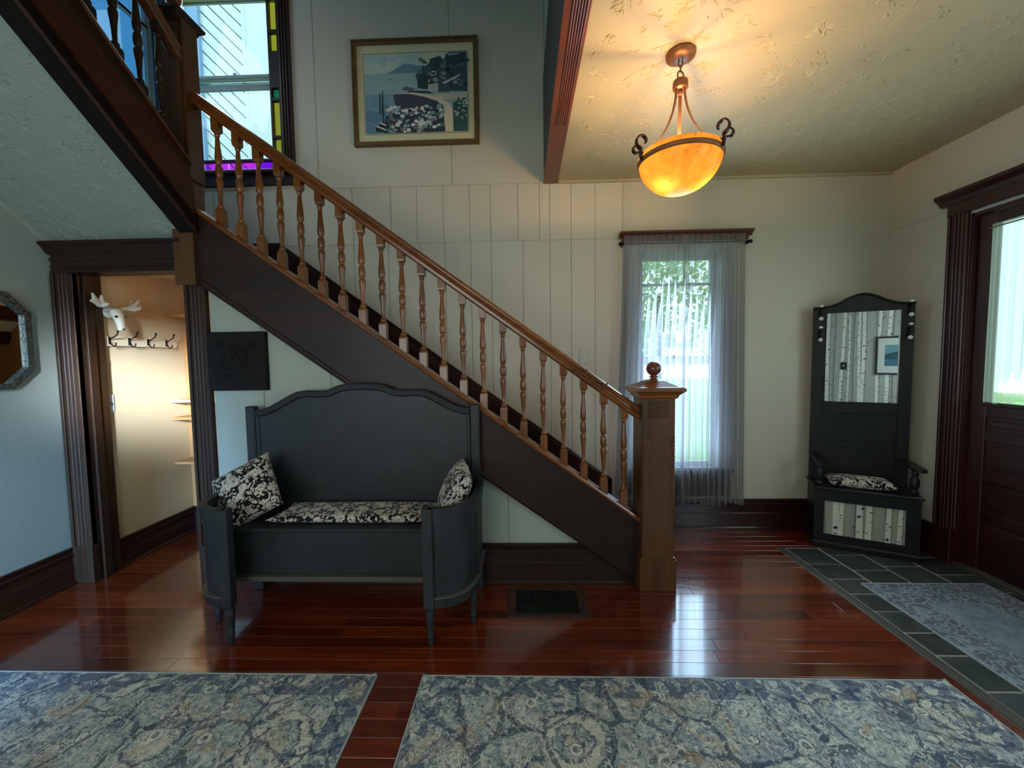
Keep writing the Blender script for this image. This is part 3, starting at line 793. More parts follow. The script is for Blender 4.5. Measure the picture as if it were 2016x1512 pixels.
# window_3: bright window on the left wall of the stairwell
w3 = empty('window_3', (XL, 2.475, 3.15)); tag(w3, kind='structure')
ya, yb, z0, z1 = W3
def sash_x(parent, ya, yb, z0, z1, xx, fw, mat, th=.03):
    o = [(ya, z0), (yb, z0), (yb, z1), (ya, z1)]; i = [(ya + fw, z0 + fw), (yb - fw, z0 + fw), (yb - fw, z1 - fw), (ya + fw, z1 - fw)]
    s = fixn(MB().ring(o, i, 'X', xx, xx - th).build('sash', mat, parent))
    MB().box(xx - th * .5 - .004, xx - th * .5, ya + fw - .004, yb - fw + .004, z0 + fw - .004, z1 - fw + .004).build('pane', M['glass'], s)
    return s
MB().box(XL - .045, XL - .042, ya + .02, yb - .02, z0 + .02, z1 - .02).build('frosted_film', M['frost'], w3)
sash_x(w3, ya, yb, z0, 4.07, XL - .008, .022, gw); sash_x(w3, ya, yb, 4.05, z1, XL - .008, .022, gw)
fixn(MB().ring([(ya - .1, z0 - .02), (yb + .01, z0 - .02), (yb + .01, z1 + .1), (ya - .1, z1 + .1)], [(ya, z0), (yb, z0), (yb, z1), (ya, z1)], 'X', XL, XL + .015).build('casing', gw, w3))

# rear and right windows (behind the camera)
w4 = empty('window_4', (-1.35, YR, .7)); tag(w4, kind='structure')
sash(w4, W4[0], -1.36, W4[2], W4[3], YR - .08, .05, jm); sash(w4, -1.34, W4[1], W4[2], W4[3], YR - .08, .05, jm)
fixn(MB().ring([(W4[0] - .1, W4[2] - .1), (W4[1] + .1, W4[2] - .1), (W4[1] + .1, W4[3] + .1), (W4[0] - .1, W4[3] + .1)], [(W4[0], W4[2]), (W4[1], W4[2]), (W4[1], W4[3]), (W4[0], W4[3])], 'Y', YR, YR + .02).build('casing', M['mahog_x'], w4))
w5 = empty('window_5', (XR, -.25, .8)); tag(w5, kind='structure')
sash_x(w5, WR[0], WR[1], WR[2], WR[3], XR + .08, .05, jm)
fixn(MB().ring([(WR[0] - .1, WR[2] - .1), (WR[1] + .1, WR[2] - .1), (WR[1] + .1, WR[3] + .1), (WR[0] - .1, WR[3] + .1)], [(WR[0], WR[2]), (WR[1], WR[2]), (WR[1], WR[3]), (WR[0], WR[3])], 'X', XR - .02, XR).build('casing', M['mahog_y'], w5))

# ---------------------------------------------------------------- entry door (door_2)
d2 = empty('door_2', (XR, 2.14, 0)); tag(d2, kind='structure')
def casing_h(y0, y1, z0, z1):
    mb = MB(); w = y1 - y0; mb.box(XR - .024, XR, y0, y1, z0, z1, .003)
    mb.box(XR - .036, XR - .02, y1 - w * .14, y1, z0, z1, .003)
    for k in range(3): mb.tube([(XR - .025, y0 + w * (.22 + .2 * k), z0), (XR - .025, y0 + w * (.22 + .2 * k), z1)], w * .07, 8)
    return mb
casing_h(2.655, 2.765, .23, 2.30).build('side_casing', M['mahog_z'], d2)
casing_h(1.51, 1.62, .23, 2.30).build('side_casing', M['mahog_z'], d2)
MB().box(XR - .034, XR, 2.65, 2.77, 0, .235, .004).build('plinth_block', M['mahog_z'], d2)
MB().box(XR - .034, XR, 1.505, 1.625, 0, .235, .004).build('plinth_block', M['mahog_z'], d2)
mb = MB(); mb.box(XR - .03, XR, 1.50, 2.775, 2.30, 2.40, .003)
mb.build('head_casing', M['mahog_y'], d2)
mb = MB(); mb.prism([(XR, 2.375), (XR - .035, 2.375), (XR - .05, 2.40), (XR - .08, 2.425), (XR - .08, 2.445), (XR, 2.445)], 'Y', 1.45, 2.815)
mb.build('crown_moulding', M['mahog_y'], d2)
MB().box(XR, XR + .12, 2.635, 2.655, 0, 2.285).box(XR, XR + .12, 1.62, 1.64, 0, 2.285).box(XR, XR + .12, 1.62, 2.655, 2.265, 2.285).build('jamb', M['mahog_z'], d2)
MB().box(XR - .005, XR + .12, 1.62, 2.655, -.01, .022, .004).build('threshold', M['strip'], d2)
# slab: stiles, rails, panels, glass
XD = XR + .03
gy0, gy1 = 1.76, 2.545
mb = MB(); mb.box(XD, XD + .045, gy1, 2.633, .025, 2.262, .003).box(XD, XD + .045, 1.642, gy0, .025, 2.262, .003)
slab = mb.build('door_stile', M['mahog_z'], d2)
rails = [(.025, .155), (.345, .41), (.60, .665), (.855, .92), (1.01, 1.09), (2.19, 2.262)]
mb = MB()
for a, b in rails: mb.box(XD + .001, XD + .044, gy0 - .002, gy1 + .002, a, b, .003)
mb.build('door_rail', M['mahog_y'], d2)
for (a, b) in ((.155, .345), (.41, .60), (.665, .855), (.92, 1.01)):
    MB().box(XD + .012, XD + .034, gy0, gy1, a, b, 0).box(XD + .006, XD + .014, gy0 + .03, gy1 - .03, a + .025, b - .025, .004).build('door_panel', M['mahog_y'], d2)
MB().box(XD + .020, XD + .024, gy0, gy1, 1.09, 2.19).build('door_glass', M['glass'], d2)
MB().box(XD - .012, XD + .002, gy0 - .03, gy1 + .03, 1.075, 1.10, .004).build('glass_sill', M['mahog_y'], d2)
for z in (.35, 1.25, 1.98):
    MB().lathe([(.008, -.05), (.008, .05)], (XR + .005, 2.643, z), 10).sphere((XR + .005, 2.643, z + .054), .009).build('hinge', M['bronze'], d2)

# lace curtain over the door glass
def drape(name, mat, P0, U, w, z0, z1, nrm, folds, amp, parent=None, flare=0.0, nu=150, nv=30, seed=1, density=None, head=.05, lean=None):
    rnd = random.Random(seed); ph = [rnd.uniform(0, 6.28) for _ in range(6)]
    P0, U, nrm = Vector(P0), Vector(U), Vector(nrm); vs = []
    for j in range(nv + 1):
        v = j / nv; z = z1 + (z0 - z1) * v
        for i in range(nu + 1):
            u = i / nu
            uu = density(u) if density else u
            a = amp * (.35 + .65 * min(1, v * 3)) * (1 + .35 * math.sin(uu * 9 + ph[0]))
            off = a * math.sin(2 * PI * folds * u + .6 * math.sin(5 * u + ph[1]) + .35 * math.sin(v * 3 + ph[2] + u * 7))
            off += a * .4 * math.sin(2 * PI * folds * 2.3 * u + ph[3])
            if v < head: off *= .6
            sh = (lean(u, v) if lean else 0)
            zz = z + (.010 * math.sin(u * 11 + ph[4]) + .006 * math.sin(u * 60)) * (1 if j == nv else 0)
            vs.append(P0 + U * (uu * w + sh + .004 * math.sin(2 * PI * folds * u * 1.0 + ph[5])) + nrm * (off + flare * v) + Vector((0, 0, zz)))
    n = nu + 1
    fs = [(j * n + i, j * n + i + 1, (j + 1) * n + i + 1, (j + 1) * n + i) for j in range(nv) for i in range(nu)]
    return MB().add(vs, fs, True).build(name, mat, parent)
lc = drape('lace_curtain', M['lace'], (XD - .018, 2.545, 0), (0, -1, 0), .77, 1.105, 2.185, (-1, 0, 0), 13, .006, seed=5, nu=200, nv=10)
tag(lc, 'white lace curtain gathered over the glass of the entry door', 'curtain')
rod = MB().tube([(XD - .018, 1.74, 2.165), (XD - .018, 2.56, 2.165)], .005); tag(rod.build('curtain_rod', M['chrome']), 'thin rod across the top of the entry door glass', 'rod')

# voile curtain over window_1
def dens(u):   # bunched at both ends, stretched thin in the middle
    s = u - .5
    return .5 + s * (0.72 + 0.28 * (abs(s) * 2) ** 2) if abs(s) < .36 else .5 + (1 if s > 0 else -1) * (.36 * (0.72 + .28 * .72 ** 2) + (abs(s) - .36) * (.5 - .36 * (0.72 + .28 * .72 ** 2)) / .14)
cr = empty('voile_curtain', (1.24, YW - .06, .2)); tag(cr, 'sheer grey voile curtain hanging in front of the tall window behind the newel post', 'curtain')
drape('curtain_panel', M['sheer'], (.79, YW - .075, 0), (1, 0, 0), .50, .215, 2.350, (0, -1, 0), 11, .022, cr, nu=260, nv=36, seed=3, density=lambda u: u ** 1.25, lean=lambda u, v: -.07 * v * (1 - u))
drape('curtain_panel', M['sheer'], (1.24, YW - .070, 0), (1, 0, 0), .475, .225, 2.350, (0, -1, 0), 12, .022, cr, nu=280, nv=36, seed=8, density=lambda u: 1 - (1 - u) ** 1.35, lean=lambda u, v: .03 * v * u)
mb = MB(); mb.tube([(.775, YW - .045, 2.295), (1.765, YW - .045, 2.295)], .006).sphere((1.772, YW - .045, 2.295), .014).sphere((.768, YW - .045, 2.295), .014)
mb.box(1.745, 1.757, YW - .075, YW, 2.28, 2.30).box(.78, .792, YW - .075, YW, 2.28, 2.30)
tag(mb.build('curtain_rod', M['iron']), 'slim black rod carrying the grey voile curtain', 'rod')

# ---------------------------------------------------------------- lower staircase
st = empty('staircase', (.79, 2.43, 0)); tag(st, 'wooden staircase rising left along the back wall with turned balusters and square newel', 'staircase')
YM = 2.43
def zcap(x): return .438 + (.685 - x) * .7200        # top of the string cap
def zrail(x): return 1.100 + (.700 - x) * .7270      # top of the handrail
# string (closed stringer), its top cap and lower edge
XA, XB = -1.972, .702
mb = MB(); mb.prism([(XB, 0.0), (.70, 0.0), (.70, zcap(.70) - .02), (XA, zcap(XA) - .02), (XA, 1.885 - .0), (.66, .035), (.66, 0.0)][1:], 'Y', 2.392, 2.44)
fixn(mb.build('stringer', M['walnut_x'], st))
def slab_along(zf, x0, x1, prof, nm, mat, parent):
    """sweep a (y,dz) outline along a raking line"""
    mb = MB(); m = len(prof)
    vs = [(x0, a, zf(x0) + b) for a, b in prof] + [(x1, a, zf(x1) + b) for a, b in prof]
    mb.add(vs, [tuple(range(m)), tuple(range(m, 2 * m))[::-1]] + [(i, m + i, m + (i + 1) % m, (i + 1) % m) for i in range(m)])
    return fixn(mb.build(nm, mat, parent))
slab_along(zcap, XA, XB, [(2.374, -.012), (2.378, -.026), (2.390, -.034), (2.47, -.034), (2.482, -.026), (2.486, -.012), (2.482, 0), (2.378, 0)], 'string_cap', M['oak_x'], st)
slab_along(lambda x: 1.868 - (x + 1.93) * .7085, XA, .655, [(2.386, .012), (2.386, .028), (2.392, .034), (2.394, .0), (2.392, -.0)], 'string_bead', M['walnut_x'], st)
# handrail
prof = [(YM - .030, 0), (YM - .036, -.012), (YM - .034, -.022), (YM - .024, -.030), (YM - .027, -.042), (YM - .036, -.052), (YM - .034, -.070), (YM - .022, -.080),
        (YM + .022, -.080), (YM + .034, -.070), (YM + .036, -.052), (YM + .027, -.042), (YM + .024, -.030), (YM + .034, -.022), (YM + .036, -.012), (YM + .030, 0), (YM + .012, .008), (YM - .012, .008)]
slab_along(zrail, -1.975, .700, prof, 'handrail', M['oak_x'], st)
# treads and risers (twelve risers)
for k in range(12):
    xr = .72 - .25 * k; zt = .18 * (k + 1)
    MB().box(xr - .012, xr + .006, 2.44, YW - .002, zt - .18, zt - .028).build('riser', M['mahog_x'], st)
    if k < 11: MB().box(xr - .245, xr + .03, 2.44, YW - .002, zt - .028, zt, .005).build('tread', M['mahog_x'], st)
MB().box(XL, -2.03 + .03, 2.44, YW - .002, 2.11, 2.16, .004).build('landing', M['mahog_x'], st)
# raking skirting on the wall
slab_along(lambda x: .421 + (.715 - x) * .7285, -1.95, .712, [(YW, 0), (YW - .022, 0), (YW - .026, -.012), (YW - .018, -.022), (YW - .026, -.034), (YW - .018, -.048), (YW - .018, -.29), (YW, -.29)], 'wall_skirting', M['mahog_x'], st)
MB().box(XL, -1.95, YW - .02, YW, 2.16, 2.345, .002).box(XL, -1.95, YW - .026, YW, 2.345, 2.372, .004).build('landing_skirting', M['mahog_x'], st)
# balusters
def baluster_mesh(kind='s'):
    L = .600; q = .0215
    mb = MB()
    def sq(z0, z1, tap):   # square block with rounded shoulders
        n = [(q, z0), (q, z1 - tap), (q * .93, z1 - tap * .5), (q * .72, z1)]
        mb.lathe([(r * 1.4142, z) for r, z in n], (0, 0, 0), 4, cap=True, smooth=False, rot=PI / 4)
    sq(-.05, .083, .016)
    P = [(.012, .080), (.0165, .086), (.019, .092), (.0165, .100), (.0125, .104), (.0105, .112), (.0115, .15), (.0150, .195), (.0195, .232), (.0205, .246), (.0180, .258), (.0115, .266), (.0165, .270), (.0195, .285), (.0205, .305), (.0190, .326), (.0150, .338), (.0112, .343), (.0165, .348), (.0192, .362), (.0205, .378), (.0185, .405), (.0140, .455), (.0115, .498), (.0108, .508), (.0155, .513), (.0160, .520), (.0120, .526), (.015, .532)]
    mb.lathe(P, (0, 0, 0), 14)
    b = len(mb.v)
    n = [(q * .72, .528), (q * .93, .536), (q, .545), (q, .66)]
    mb.lathe([(r * 1.4142, z) for r, z in n], (0, 0, 0), 4, cap=True, smooth=False, rot=PI / 4)
    return mb
bmesh0 = baluster_mesh().build('baluster', M['oak'], st, origin=(0, 0, 0))
for k in range(21):
    o = bmesh0 if k == 0 else bmesh0.copy()
    if k: COL.objects.link(o)
    x = -1.835 + k * .1222
    o.location = Vector((x, YM, zcap(x) + .012)) - st.location
# newel post
def newel(parent, cx, cy, w, z0, zc, capw, ball, base=None, mat=M['oak_post'], capm=M['oak_x'], carve=True):
    h = w / 2
    root = MB().box(cx - h, cx + h, cy - h, cy + h, z0, zc, .004).build('newel_post', mat, parent)
    c = capw / 2
    mb = MB()
    if base: MB().box(cx - h - .013, cx + h + .013, cy - h - .013, cy + h + .013, 0, base - .012, .003).box(cx - h - .008, cx + h + .008, cy - h - .008, cy + h + .008, base - .012, base, .003).build('base_block', mat, root, origin=root['_o'])
    r2 = 1.41421
    mb.lathe([((h + .002) * r2, zc - .045), ((h + .014) * r2, zc - .035), ((h + .016) * r2, zc - .024), ((h + .032) * r2, zc - .008), (c * r2, zc + .002), (c * r2, zc + .016), ((c - .012) * r2, zc + .024), ((c - .03) * r2, zc + .026), (.045 * r2, zc + .060), (.02 * r2, zc + .068)], (cx, cy, 0), 4, rot=PI / 4, smooth=False)
    mb.build('newel_cap', capm, root, origin=root['_o'])
    if ball:
        mb = MB().lathe([(.030, zc + .062), (.024, zc + .070), (.016, zc + .075), (.026, zc + .080), (.027, zc + .085), (.018, zc + .090), (.020, zc + .096)], (cx, cy, 0), 18)
        mb.sphere((cx, cy, zc + .088 + ball), ball, 22, 14)
        mb.build('finial', plain('reddish_turned_oak', '#6d331c', .25, coat=.4) if 'fin' not in M else M['fin'], root, origin=root['_o'])
    if carve:
        mb = MB()
        for k in range(26):
            z = .36 + k * .0225
            for sx in (-1, 1): mb.box(cx + sx * (h - .0275), cx + sx * (h - .004) , cy - h - .004, cy - h + .004, z, z + .014, .003)
            mb.box(cx + h - .004, cx + h + .004, cy - h + .006, cy - h + .024, z, z + .014, .003)
            mb.box(cx - h - .004, cx - h + .004, cy - h + .006, cy - h + .03, z, z + .014, .003)
        mb.build('carved_beading', mat, root, origin=root['_o'], kind='stuff')
        mb = MB()
        for k in range(8): mb.tube([(cx - .06, cy - h - .001, zc - .155 + k * .0135), (cx + .06, cy - h - .001, zc - .155 + k * .0135)], .004, 6)
        mb.build('reeded_block', mat, root, origin=root['_o'])
    return root
M['fin'] = plain('reddish_turned_oak', '#6d331c', .25, coat=.4)
newel(st, .790, 2.43, .192, 0, 1.205, .285, .044, base=.205)

# ---------------------------------------------------------------- upper flight, rising towards the viewer along the left wall
s2 = empty('staircase', (-2.03, 2.42, 2.16)); tag(s2, 'upper flight of stairs climbing overhead from the landing at the upper left', 'staircase')
zu = lambda y: 2.195 + (2.354 - y) * .777
YE = 1.27
mb = MB(); mb.prism([(2.36, zu(2.36)), (2.36, zu(2.36) + .385), (YE, zu(YE) + .385), (YE, zu(YE))], 'X', -2.045, -1.955)
fixn(mb.build('stringer', M['walnut_y'], s2))
def rake_y(zf, y0, y1, prof, nm, mat, parent):
    mb = MB(); m = len(prof)
    vs = [(a, y0, zf(y0) + b) for a, b in prof] + [(a, y1, zf(y1) + b) for a, b in prof]
    mb.add(vs, [tuple(range(m)), tuple(range(m, 2 * m))[::-1]] + [(i, m + i, m + (i + 1) % m, (i + 1) % m) for i in range(m)])
    return fixn(mb.build(nm, mat, parent))
ux = wood('upper_string_wood', '#2c1005', '#56290c', 'Y', .42, .6, .1, .3)
rake_y(zu, 2.36, YE, [(-2.046, -.003), (-1.954, -.003), (-1.954, .095), (-2.046, .095)], 'lower_board', wood('near_black_wood', '#0b0705', '#1a100b', 'Y', .6, .6, 0, .2), s2)  # underside and lower strip in a darker tone than the face board
rake_y(zu, 2.36, YE, [(-1.955, .10), (-1.942, .10), (-1.942, .30), (-1.948, .312), (-1.955, .312)], 'face_board', ux, s2)
rake_y(zu, 2.36, YE, [(-1.955, 0), (-1.946, 0), (-1.940, .012), (-1.946, .026), (-1.955, .03)], 'string_bead', M['walnut_y'], s2)
rake_y(zu, 2.36, YE, [(-2.06, .385), (-1.945, .385), (-1.938, .398), (-1.945, .412), (-2.06, .412)], 'string_cap', ux, s2)
pr = [(-2.0 + (a - YM), b) for a, b in prof]
zr2 = lambda y: 3.245 + (2.37 - y) * .80
rake_y(zr2, 2.37, YE, pr, 'handrail', wood('upper_rail_wood', '#3d1f0c', '#7a4a22', 'Y', .3, .9, .4), s2)
bal2 = MB(); bb = baluster_mesh(); bal2.v, bal2.f, bal2.sm, bal2.mi = bb.v, bb.f, bb.sm, bb.mi
b2 = bal2.build('baluster', M['walnut_z'], s2, origin=(0, 0, 0))
for k in range(8):
    o = b2 if k == 0 else b2.copy()
    if k: COL.objects.link(o)
    yy = 2.245 - k * .122
    o.location = Vector((-2.0, yy, zu(yy) + .425)) - s2.location
newel(s2, -2.045, 2.415, .130, 2.56, 3.43, .21, .045, mat=M['oak_post'], capm=M['walnut_x'], carve=False)
MB().box(-2.125, -1.958, 2.362, 2.476, 2.50, 3.42, .004).build('newel_casing', M['oak_post'], s2)
MB().box(-2.095, -1.970, 2.362, 2.476, 1.88, 2.50, .004).build('newel_drop', M['oak_post'], s2)
for k in range(7):
    yy = 2.78 - k * .235; zt = 2.16 + .18 * (k + 1)
    if yy - .2 < YE - .1: break
    MB().box(XL + .001, -2.045, yy - .010, yy + .006, zt - .18, zt - .028).build('riser', M['mahog_x'], s2)
    MB().box(XL + .001, -2.045, yy - .232, yy + .03, zt - .028, zt, .004).build('tread', M['mahog_x'], s2)
# soffit under it
sf = MB(); sf.prism([(2.44, 2.155), (2.44, 2.19), (YE, 2.19 + (2.44 - YE) * .777 + .02), (YE, 2.155 + (2.44 - YE) * .777)], 'X', XL, -2.045)
so = tag(fixn(sf.build('ceiling_soffit', M['stomp_green'])), kind='structure')
ca_, sa_ = math.cos(math.atan(.777)), math.sin(math.atan(.777))
def onsof(u, v, x, y, h):
    yy_ = YE + .05 + v * (2.36 - YE) + y * ca_
    return (XL + .06 + u * .79 + x, yy_ - h * sa_ * 1.0, 2.155 + (2.44 - yy_) * .777 - h * ca_)
strokes('plaster_stroke', M['stomp_green'], so, onsof, 260, 5)
mb = MB(); mb.prism([(2.44, 2.125), (2.44, 2.16), (YE, 2.16 + (2.44 - YE) * .777), (YE, 2.125 + (2.44 - YE) * .777)], 'X', XL, XL + .035)
tag(fixn(mb.build('trim_2', M['wall_left'])), kind='structure')

# ---------------------------------------------------------------- pendant lamp
LX, LY = .742, 1.937
pl = empty('pendant_lamp', (LX, LY, 2.16)); tag(pl, 'lit amber glass bowl pendant lamp on bronze scroll arms hanging from the ceiling', 'lamp')
MB().lathe([(.0, 2.7995), (.064, 2.7995), (.066, 2.792), (.064, 2.784), (.040, 2.772), (.020, 2.768), (.0, 2.767)], (LX, LY, 0), 32, cap=False).build('canopy', M['rust'], pl)
def ringpts(c, r, nrm, n=20, sx=1.0, sz=1.0):
    a, b = Vector(nrm[0]), Vector(nrm[1])
    return [Vector(c) + a * math.cos(2 * PI * k / n) * r * sx + b * math.sin(2 * PI * k / n) * r * sz for k in range(n)]
MB().tube(ringpts((LX, LY, 2.755), .010, ((1, 0, 0), (0, 0, 1)), sz=1.5), .0028, 6, True).build('chain_link', M['rust'], pl)
MB().tube(ringpts((LX, LY, 2.733), .009, ((.5, .87, 0), (0, 0, 1)), sz=1.5), .0028, 6, True).build('chain_link', M['rust'], pl)
MB().tube(ringpts((LX, LY, 2.703), .016, ((.96, .27, 0), (0, 0, 1)), sz=1.15), .0036, 8, True).build('ring', M['rust'], pl)
MB().lathe([(.0, 2.686), (.012, 2.686), (.014, 2.680), (.032, 2.678), (.034, 2.670), (.034, 2.646), (.031, 2.640), (.0, 2.640)], (LX, LY, 0), 26, cap=False).lathe([(.0, 2.645), (.010, 2.64), (.010, 2.618), (0, 2.614)], (LX, LY, 0), 14, cap=False).build('hub', M['rust'], pl)
RB, ZR = .186, 2.335
def ribbon(pts, w, t, side):
    mb = MB(); pts = [Vector(p) for p in pts]; sd = Vector(side).normalized(); vs = []
    for i, p in enumerate(pts):
        tg = (pts[min(i + 1, len(pts) - 1)] - pts[max(i - 1, 0)]).normalized(); nn = tg.cross(sd).normalized()
        for a, b in ((-1, -1), (1, -1), (1, 1), (-1, 1)): vs.append(p + sd * (a * w / 2) + nn * (b * t / 2))
    n = len(pts)
    mb.add(vs, [(i * 4 + k, i * 4 + (k + 1) % 4, i * 4 + 4 + (k + 1) % 4, i * 4 + 4 + k) for i in range(n - 1) for k in range(4)] + [(3, 2, 1, 0), (n * 4 - 4, n * 4 - 3, n * 4 - 2, n * 4 - 1)])
    return mb
for ang in (-48, 72, 192):
    a = math.radians(ang); d = Vector((math.cos(a), math.sin(a), 0)); sd = Vector((-math.sin(a), math.cos(a), 0))
    C = Vector((LX, LY, 0))
    pts = []
    for k in range(19):
        s = k / 18
        rr = .020 + (RB + .002 - .020) * (s ** 1.75)
        zz = 2.645 - (2.645 - ZR - .005) * (1 - (1 - s) ** 1.35)
        pts.append(C + d * rr + Vector((0, 0, zz)))
    ribbon(pts, .015, .005, sd).build('arm', M['rust'], pl)
    # scroll bracket: an upper C curl and a lower outer curl gripping the rim
    b = C + d * (RB + .008)
    mb = MB()
    def curl(cx, cz, r0, r1, a0, a1, n=22): return [b + d * (cx + (r0 + (r1 - r0) * k / n) * math.cos(a0 + (a1 - a0) * k / n)) + Vector((0, 0, cz + (r0 + (r1 - r0) * k / n) * math.sin(a0 + (a1 - a0) * k / n))) for k in range(n + 1)]
    m1 = ribbon(curl(-.006, 2.394, .036, .016, -PI * .42, PI * 1.12), .016, .007, sd)
    m2 = ribbon(curl(.024, 2.350, .024, .010, PI * .78, -PI * .75), .014, .007, sd)
    m3 = ribbon([b + d * .002 + Vector((0, 0, 2.362)), b + d * .004 + Vector((0, 0, 2.345)), b + d * .001 + Vector((0, 0, 2.325)), b - d * .002 + Vector((0, 0, 2.306))], .018, .009, sd)
    for q in (m1, m2, m3): mb.add(q.v, q.f)
    mb.sphere(b + d * .004 + Vector((0, 0, 2.362)), .009, 10, 6)
    mb.build('scroll_bracket', M['bronze'], pl)
bp = []
for k in range(17):
    s = k / 16; ang = s * PI / 2
    bp.append((max(1e-3, RB * math.sin(ang) ** .95), ZR + .012 - (ZR + .012 - 2.172) * math.cos(ang) ** .95))
bowl = MB().lathe(bp, (LX, LY, 0), 48, cap=False).build('glass_bowl', M['amber'], pl)
MB().lathe([(RB - .003, ZR - .030), (RB + .003, ZR - .030), (RB + .006, ZR - .012), (RB + .004, ZR - .010), (RB - .001, ZR - .012)], (LX, LY, 0), 48, cap=False).build('rim_band', plain('warm_rust_band', '#a0653c', .45, .3), pl)
bulbm = NT('glowing_bulb'); em = bulbm.n('ShaderNodeEmission'); em.inputs[0].default_value = (1, .62, .25, 1); em.inputs[1].default_value = 8; bulbm.t.links.new(em.outputs[0], bulbm.out.inputs[0])
for k, (dx, dy) in enumerate(((-.072, -.035), (.076, -.02), (.0, .07))):
    MB().lathe([(.008, 2.320), (.013, 2.305), (.013, 2.286)], (LX + dx, LY + dy, 0), 10).build('socket', M['ceramic'], pl)
    MB().lathe([(.001, 2.240), (.014, 2.243), (.021, 2.256), (.020, 2.270), (.012, 2.286)], (LX + dx, LY + dy, 0), 14, cap=False).build('bulb', bulbm.m, pl)
    ld = bpy.data.lights.new('bulb_light', 'POINT'); ld.energy = 8.5; ld.color = (1.0, .57, .23); ld.shadow_soft_size = .018
    lo = bpy.data.objects.new('bulb_light', ld); COL.objects.link(lo); lo.location = (LX + dx * 1.0, LY + dy, 2.328)
# a small lamp light below each bulb, inside the bowl, lights the alabaster
    ld = bpy.data.lights.new('bulb_glow', 'POINT'); ld.energy = 4.0; ld.color = (1.0, .78, .44); ld.shadow_soft_size = .012
    lo = bpy.data.objects.new('bulb_glow', ld); COL.objects.link(lo); lo.location = (LX + dx * 1.0, LY + dy, 2.222)

# added warm fill near the cupboard ceiling, out of view behind the head casing
ld = bpy.data.lights.new('added_closet_fill', 'POINT'); ld.energy = .7; ld.color = (1, .45, .15); ld.shadow_soft_size = .03
lo = bpy.data.objects.new('added_closet_fill', ld); COL.objects.link(lo); lo.location = (-2.32, 2.80, 2.0)

# ---------------------------------------------------------------- flat prints
class Print:
    def __init__(s, o, u, v, n, step=.00025, gain=1.0):
        s.gain = gain
        s.o, s.u, s.v, s.n = Vector(o), Vector(u), Vector(v), Vector(n); s.k = 0; s.mb = MB(); s.mats = []; s.ix = {}; s.step = step
    def mi(s, col):
        if col not in s.ix: s.ix[col] = len(s.mats); s.mats.append(plain('ink_' + col.strip('#'), tuple(min(.9, c * s.gain) for c in lin(col)[:3]) + (1,), .7, spec=.2))
        return s.ix[col]
    def poly(s, pts, col, layer=True):
        if layer: s.k += 1
        s.mb.add([s.o + s.u * a + s.v * b + s.n * (s.k * s.step) for a, b in pts], [tuple(range(len(pts)))], mi=s.mi(col)); return s
    def blob(s, cx, cy, r, col, layer=True, n=7, rnd=random):
        a0 = rnd.uniform(0, 6); return s.poly([(cx + r * rnd.uniform(.7, 1.2) * math.cos(a0 + 2 * PI * k / n), cy + r * rnd.uniform(.7, 1.2) * math.sin(a0 + 2 * PI * k / n)) for k in range(n)], col, layer)
    def build(s, name, parent=None): return s.mb.build(name, s.mats, parent)

# framed seaside print on the stairwell wall
fx0, fx1, fz0, fz1 = -1.316, -.326, 3.103, 3.906
pf = empty('framed_picture', ((fx0 + fx1) / 2, YW, fz0)); tag(pf, 'gold-framed seaside garden print with cream mat high on the stairwell wall', 'picture')
fw = .036
fixn(MB().ring([(fx0, fz0), (fx1, fz0), (fx1, fz1), (fx0, fz1)], [(fx0 + fw, fz0 + fw), (fx1 - fw, fz0 + fw), (fx1 - fw, fz1 - fw), (fx0 + fw, fz1 - fw)], 'Y', YW - .024, YW).ring([(fx0, fz0), (fx1, fz0), (fx1, fz1), (fx0, fz1)], [(fx0 + .012, fz0 + .012), (fx1 - .012, fz0 + .012), (fx1 - .012, fz1 - .012), (fx0 + .012, fz1 - .012)], 'Y', YW - .030, YW - .02).build('frame', M['gilt'], pf))
MB().box(fx0 + .01, fx1 - .01, YW - .008, YW - .004, fz0 + .01, fz1 - .01).build('mat_board', M['mat_board'], pf)
ax0, ax1, az0, az1 = fx0 + .093, fx1 - .088, fz0 + .100, fz1 - .105
MB().ring([(ax0 - .008, az0 - .008), (ax1 + .008, az0 - .008), (ax1 + .008, az1 + .008), (ax0 - .008, az1 + .008)], [(ax0 - .005, az0 - .005), (ax1 + .005, az0 - .005), (ax1 + .005, az1 + .005), (ax0 - .005, az1 + .005)], 'Y', YW - .0085, YW - .008).build('mat_line', plain('dark_green_line', '#1d3330', .6), pf)
W_, H_ = ax1 - ax0, az1 - az0
P = Print((ax0, YW - .0083, az0), (W_, 0, 0), (0, 0, H_), (0, -1, 0), .0001, 1.6)
R_ = random.Random(4)
P.poly([(0, 0), (1, 0), (1, 1), (0, 1)], '#9fb5b0')
P.poly([(0, .74), (1, .74), (1, .86), (0, .9)], '#a9bbb2'); P.poly([(.45, .83), (1, .80), (1, 1), (.6, 1)], '#b6bd9f')
for k in range(12): P.blob(R_.uniform(.05, .6), R_.uniform(.85, .94), R_.uniform(.02, .045), R_.choice(['#a3b8b2', '#adbfb6', '#97aeac']), True, rnd=R_)
P.poly([(.20, .755), (.28, .79), (.34, .84), (.40, .875), (.47, .865), (.53, .845), (.60, .82), (.64, .755)], '#5f8390')
P.poly([(0, 0), (1, 0), (1, .755), (0, .755)], '#86a3a3')
P.poly([(0, 0), (.6, 0), (.6, .5), (0, .5)], '#688d99'); P.poly([(0, 0), (.25, 0), (.2, .28), (0, .3)], '#587a90')
for k in range(70):
    yy = R_.uniform(.05, .74); xx = R_.uniform(0, .45); l = R_.uniform(.02, .09)
    P.poly([(xx, yy), (xx + l, yy + .004), (xx + l * .6, yy + .009)], R_.choice(['#9db5b2', '#5f8694', '#7c9ca2']), k == 0)
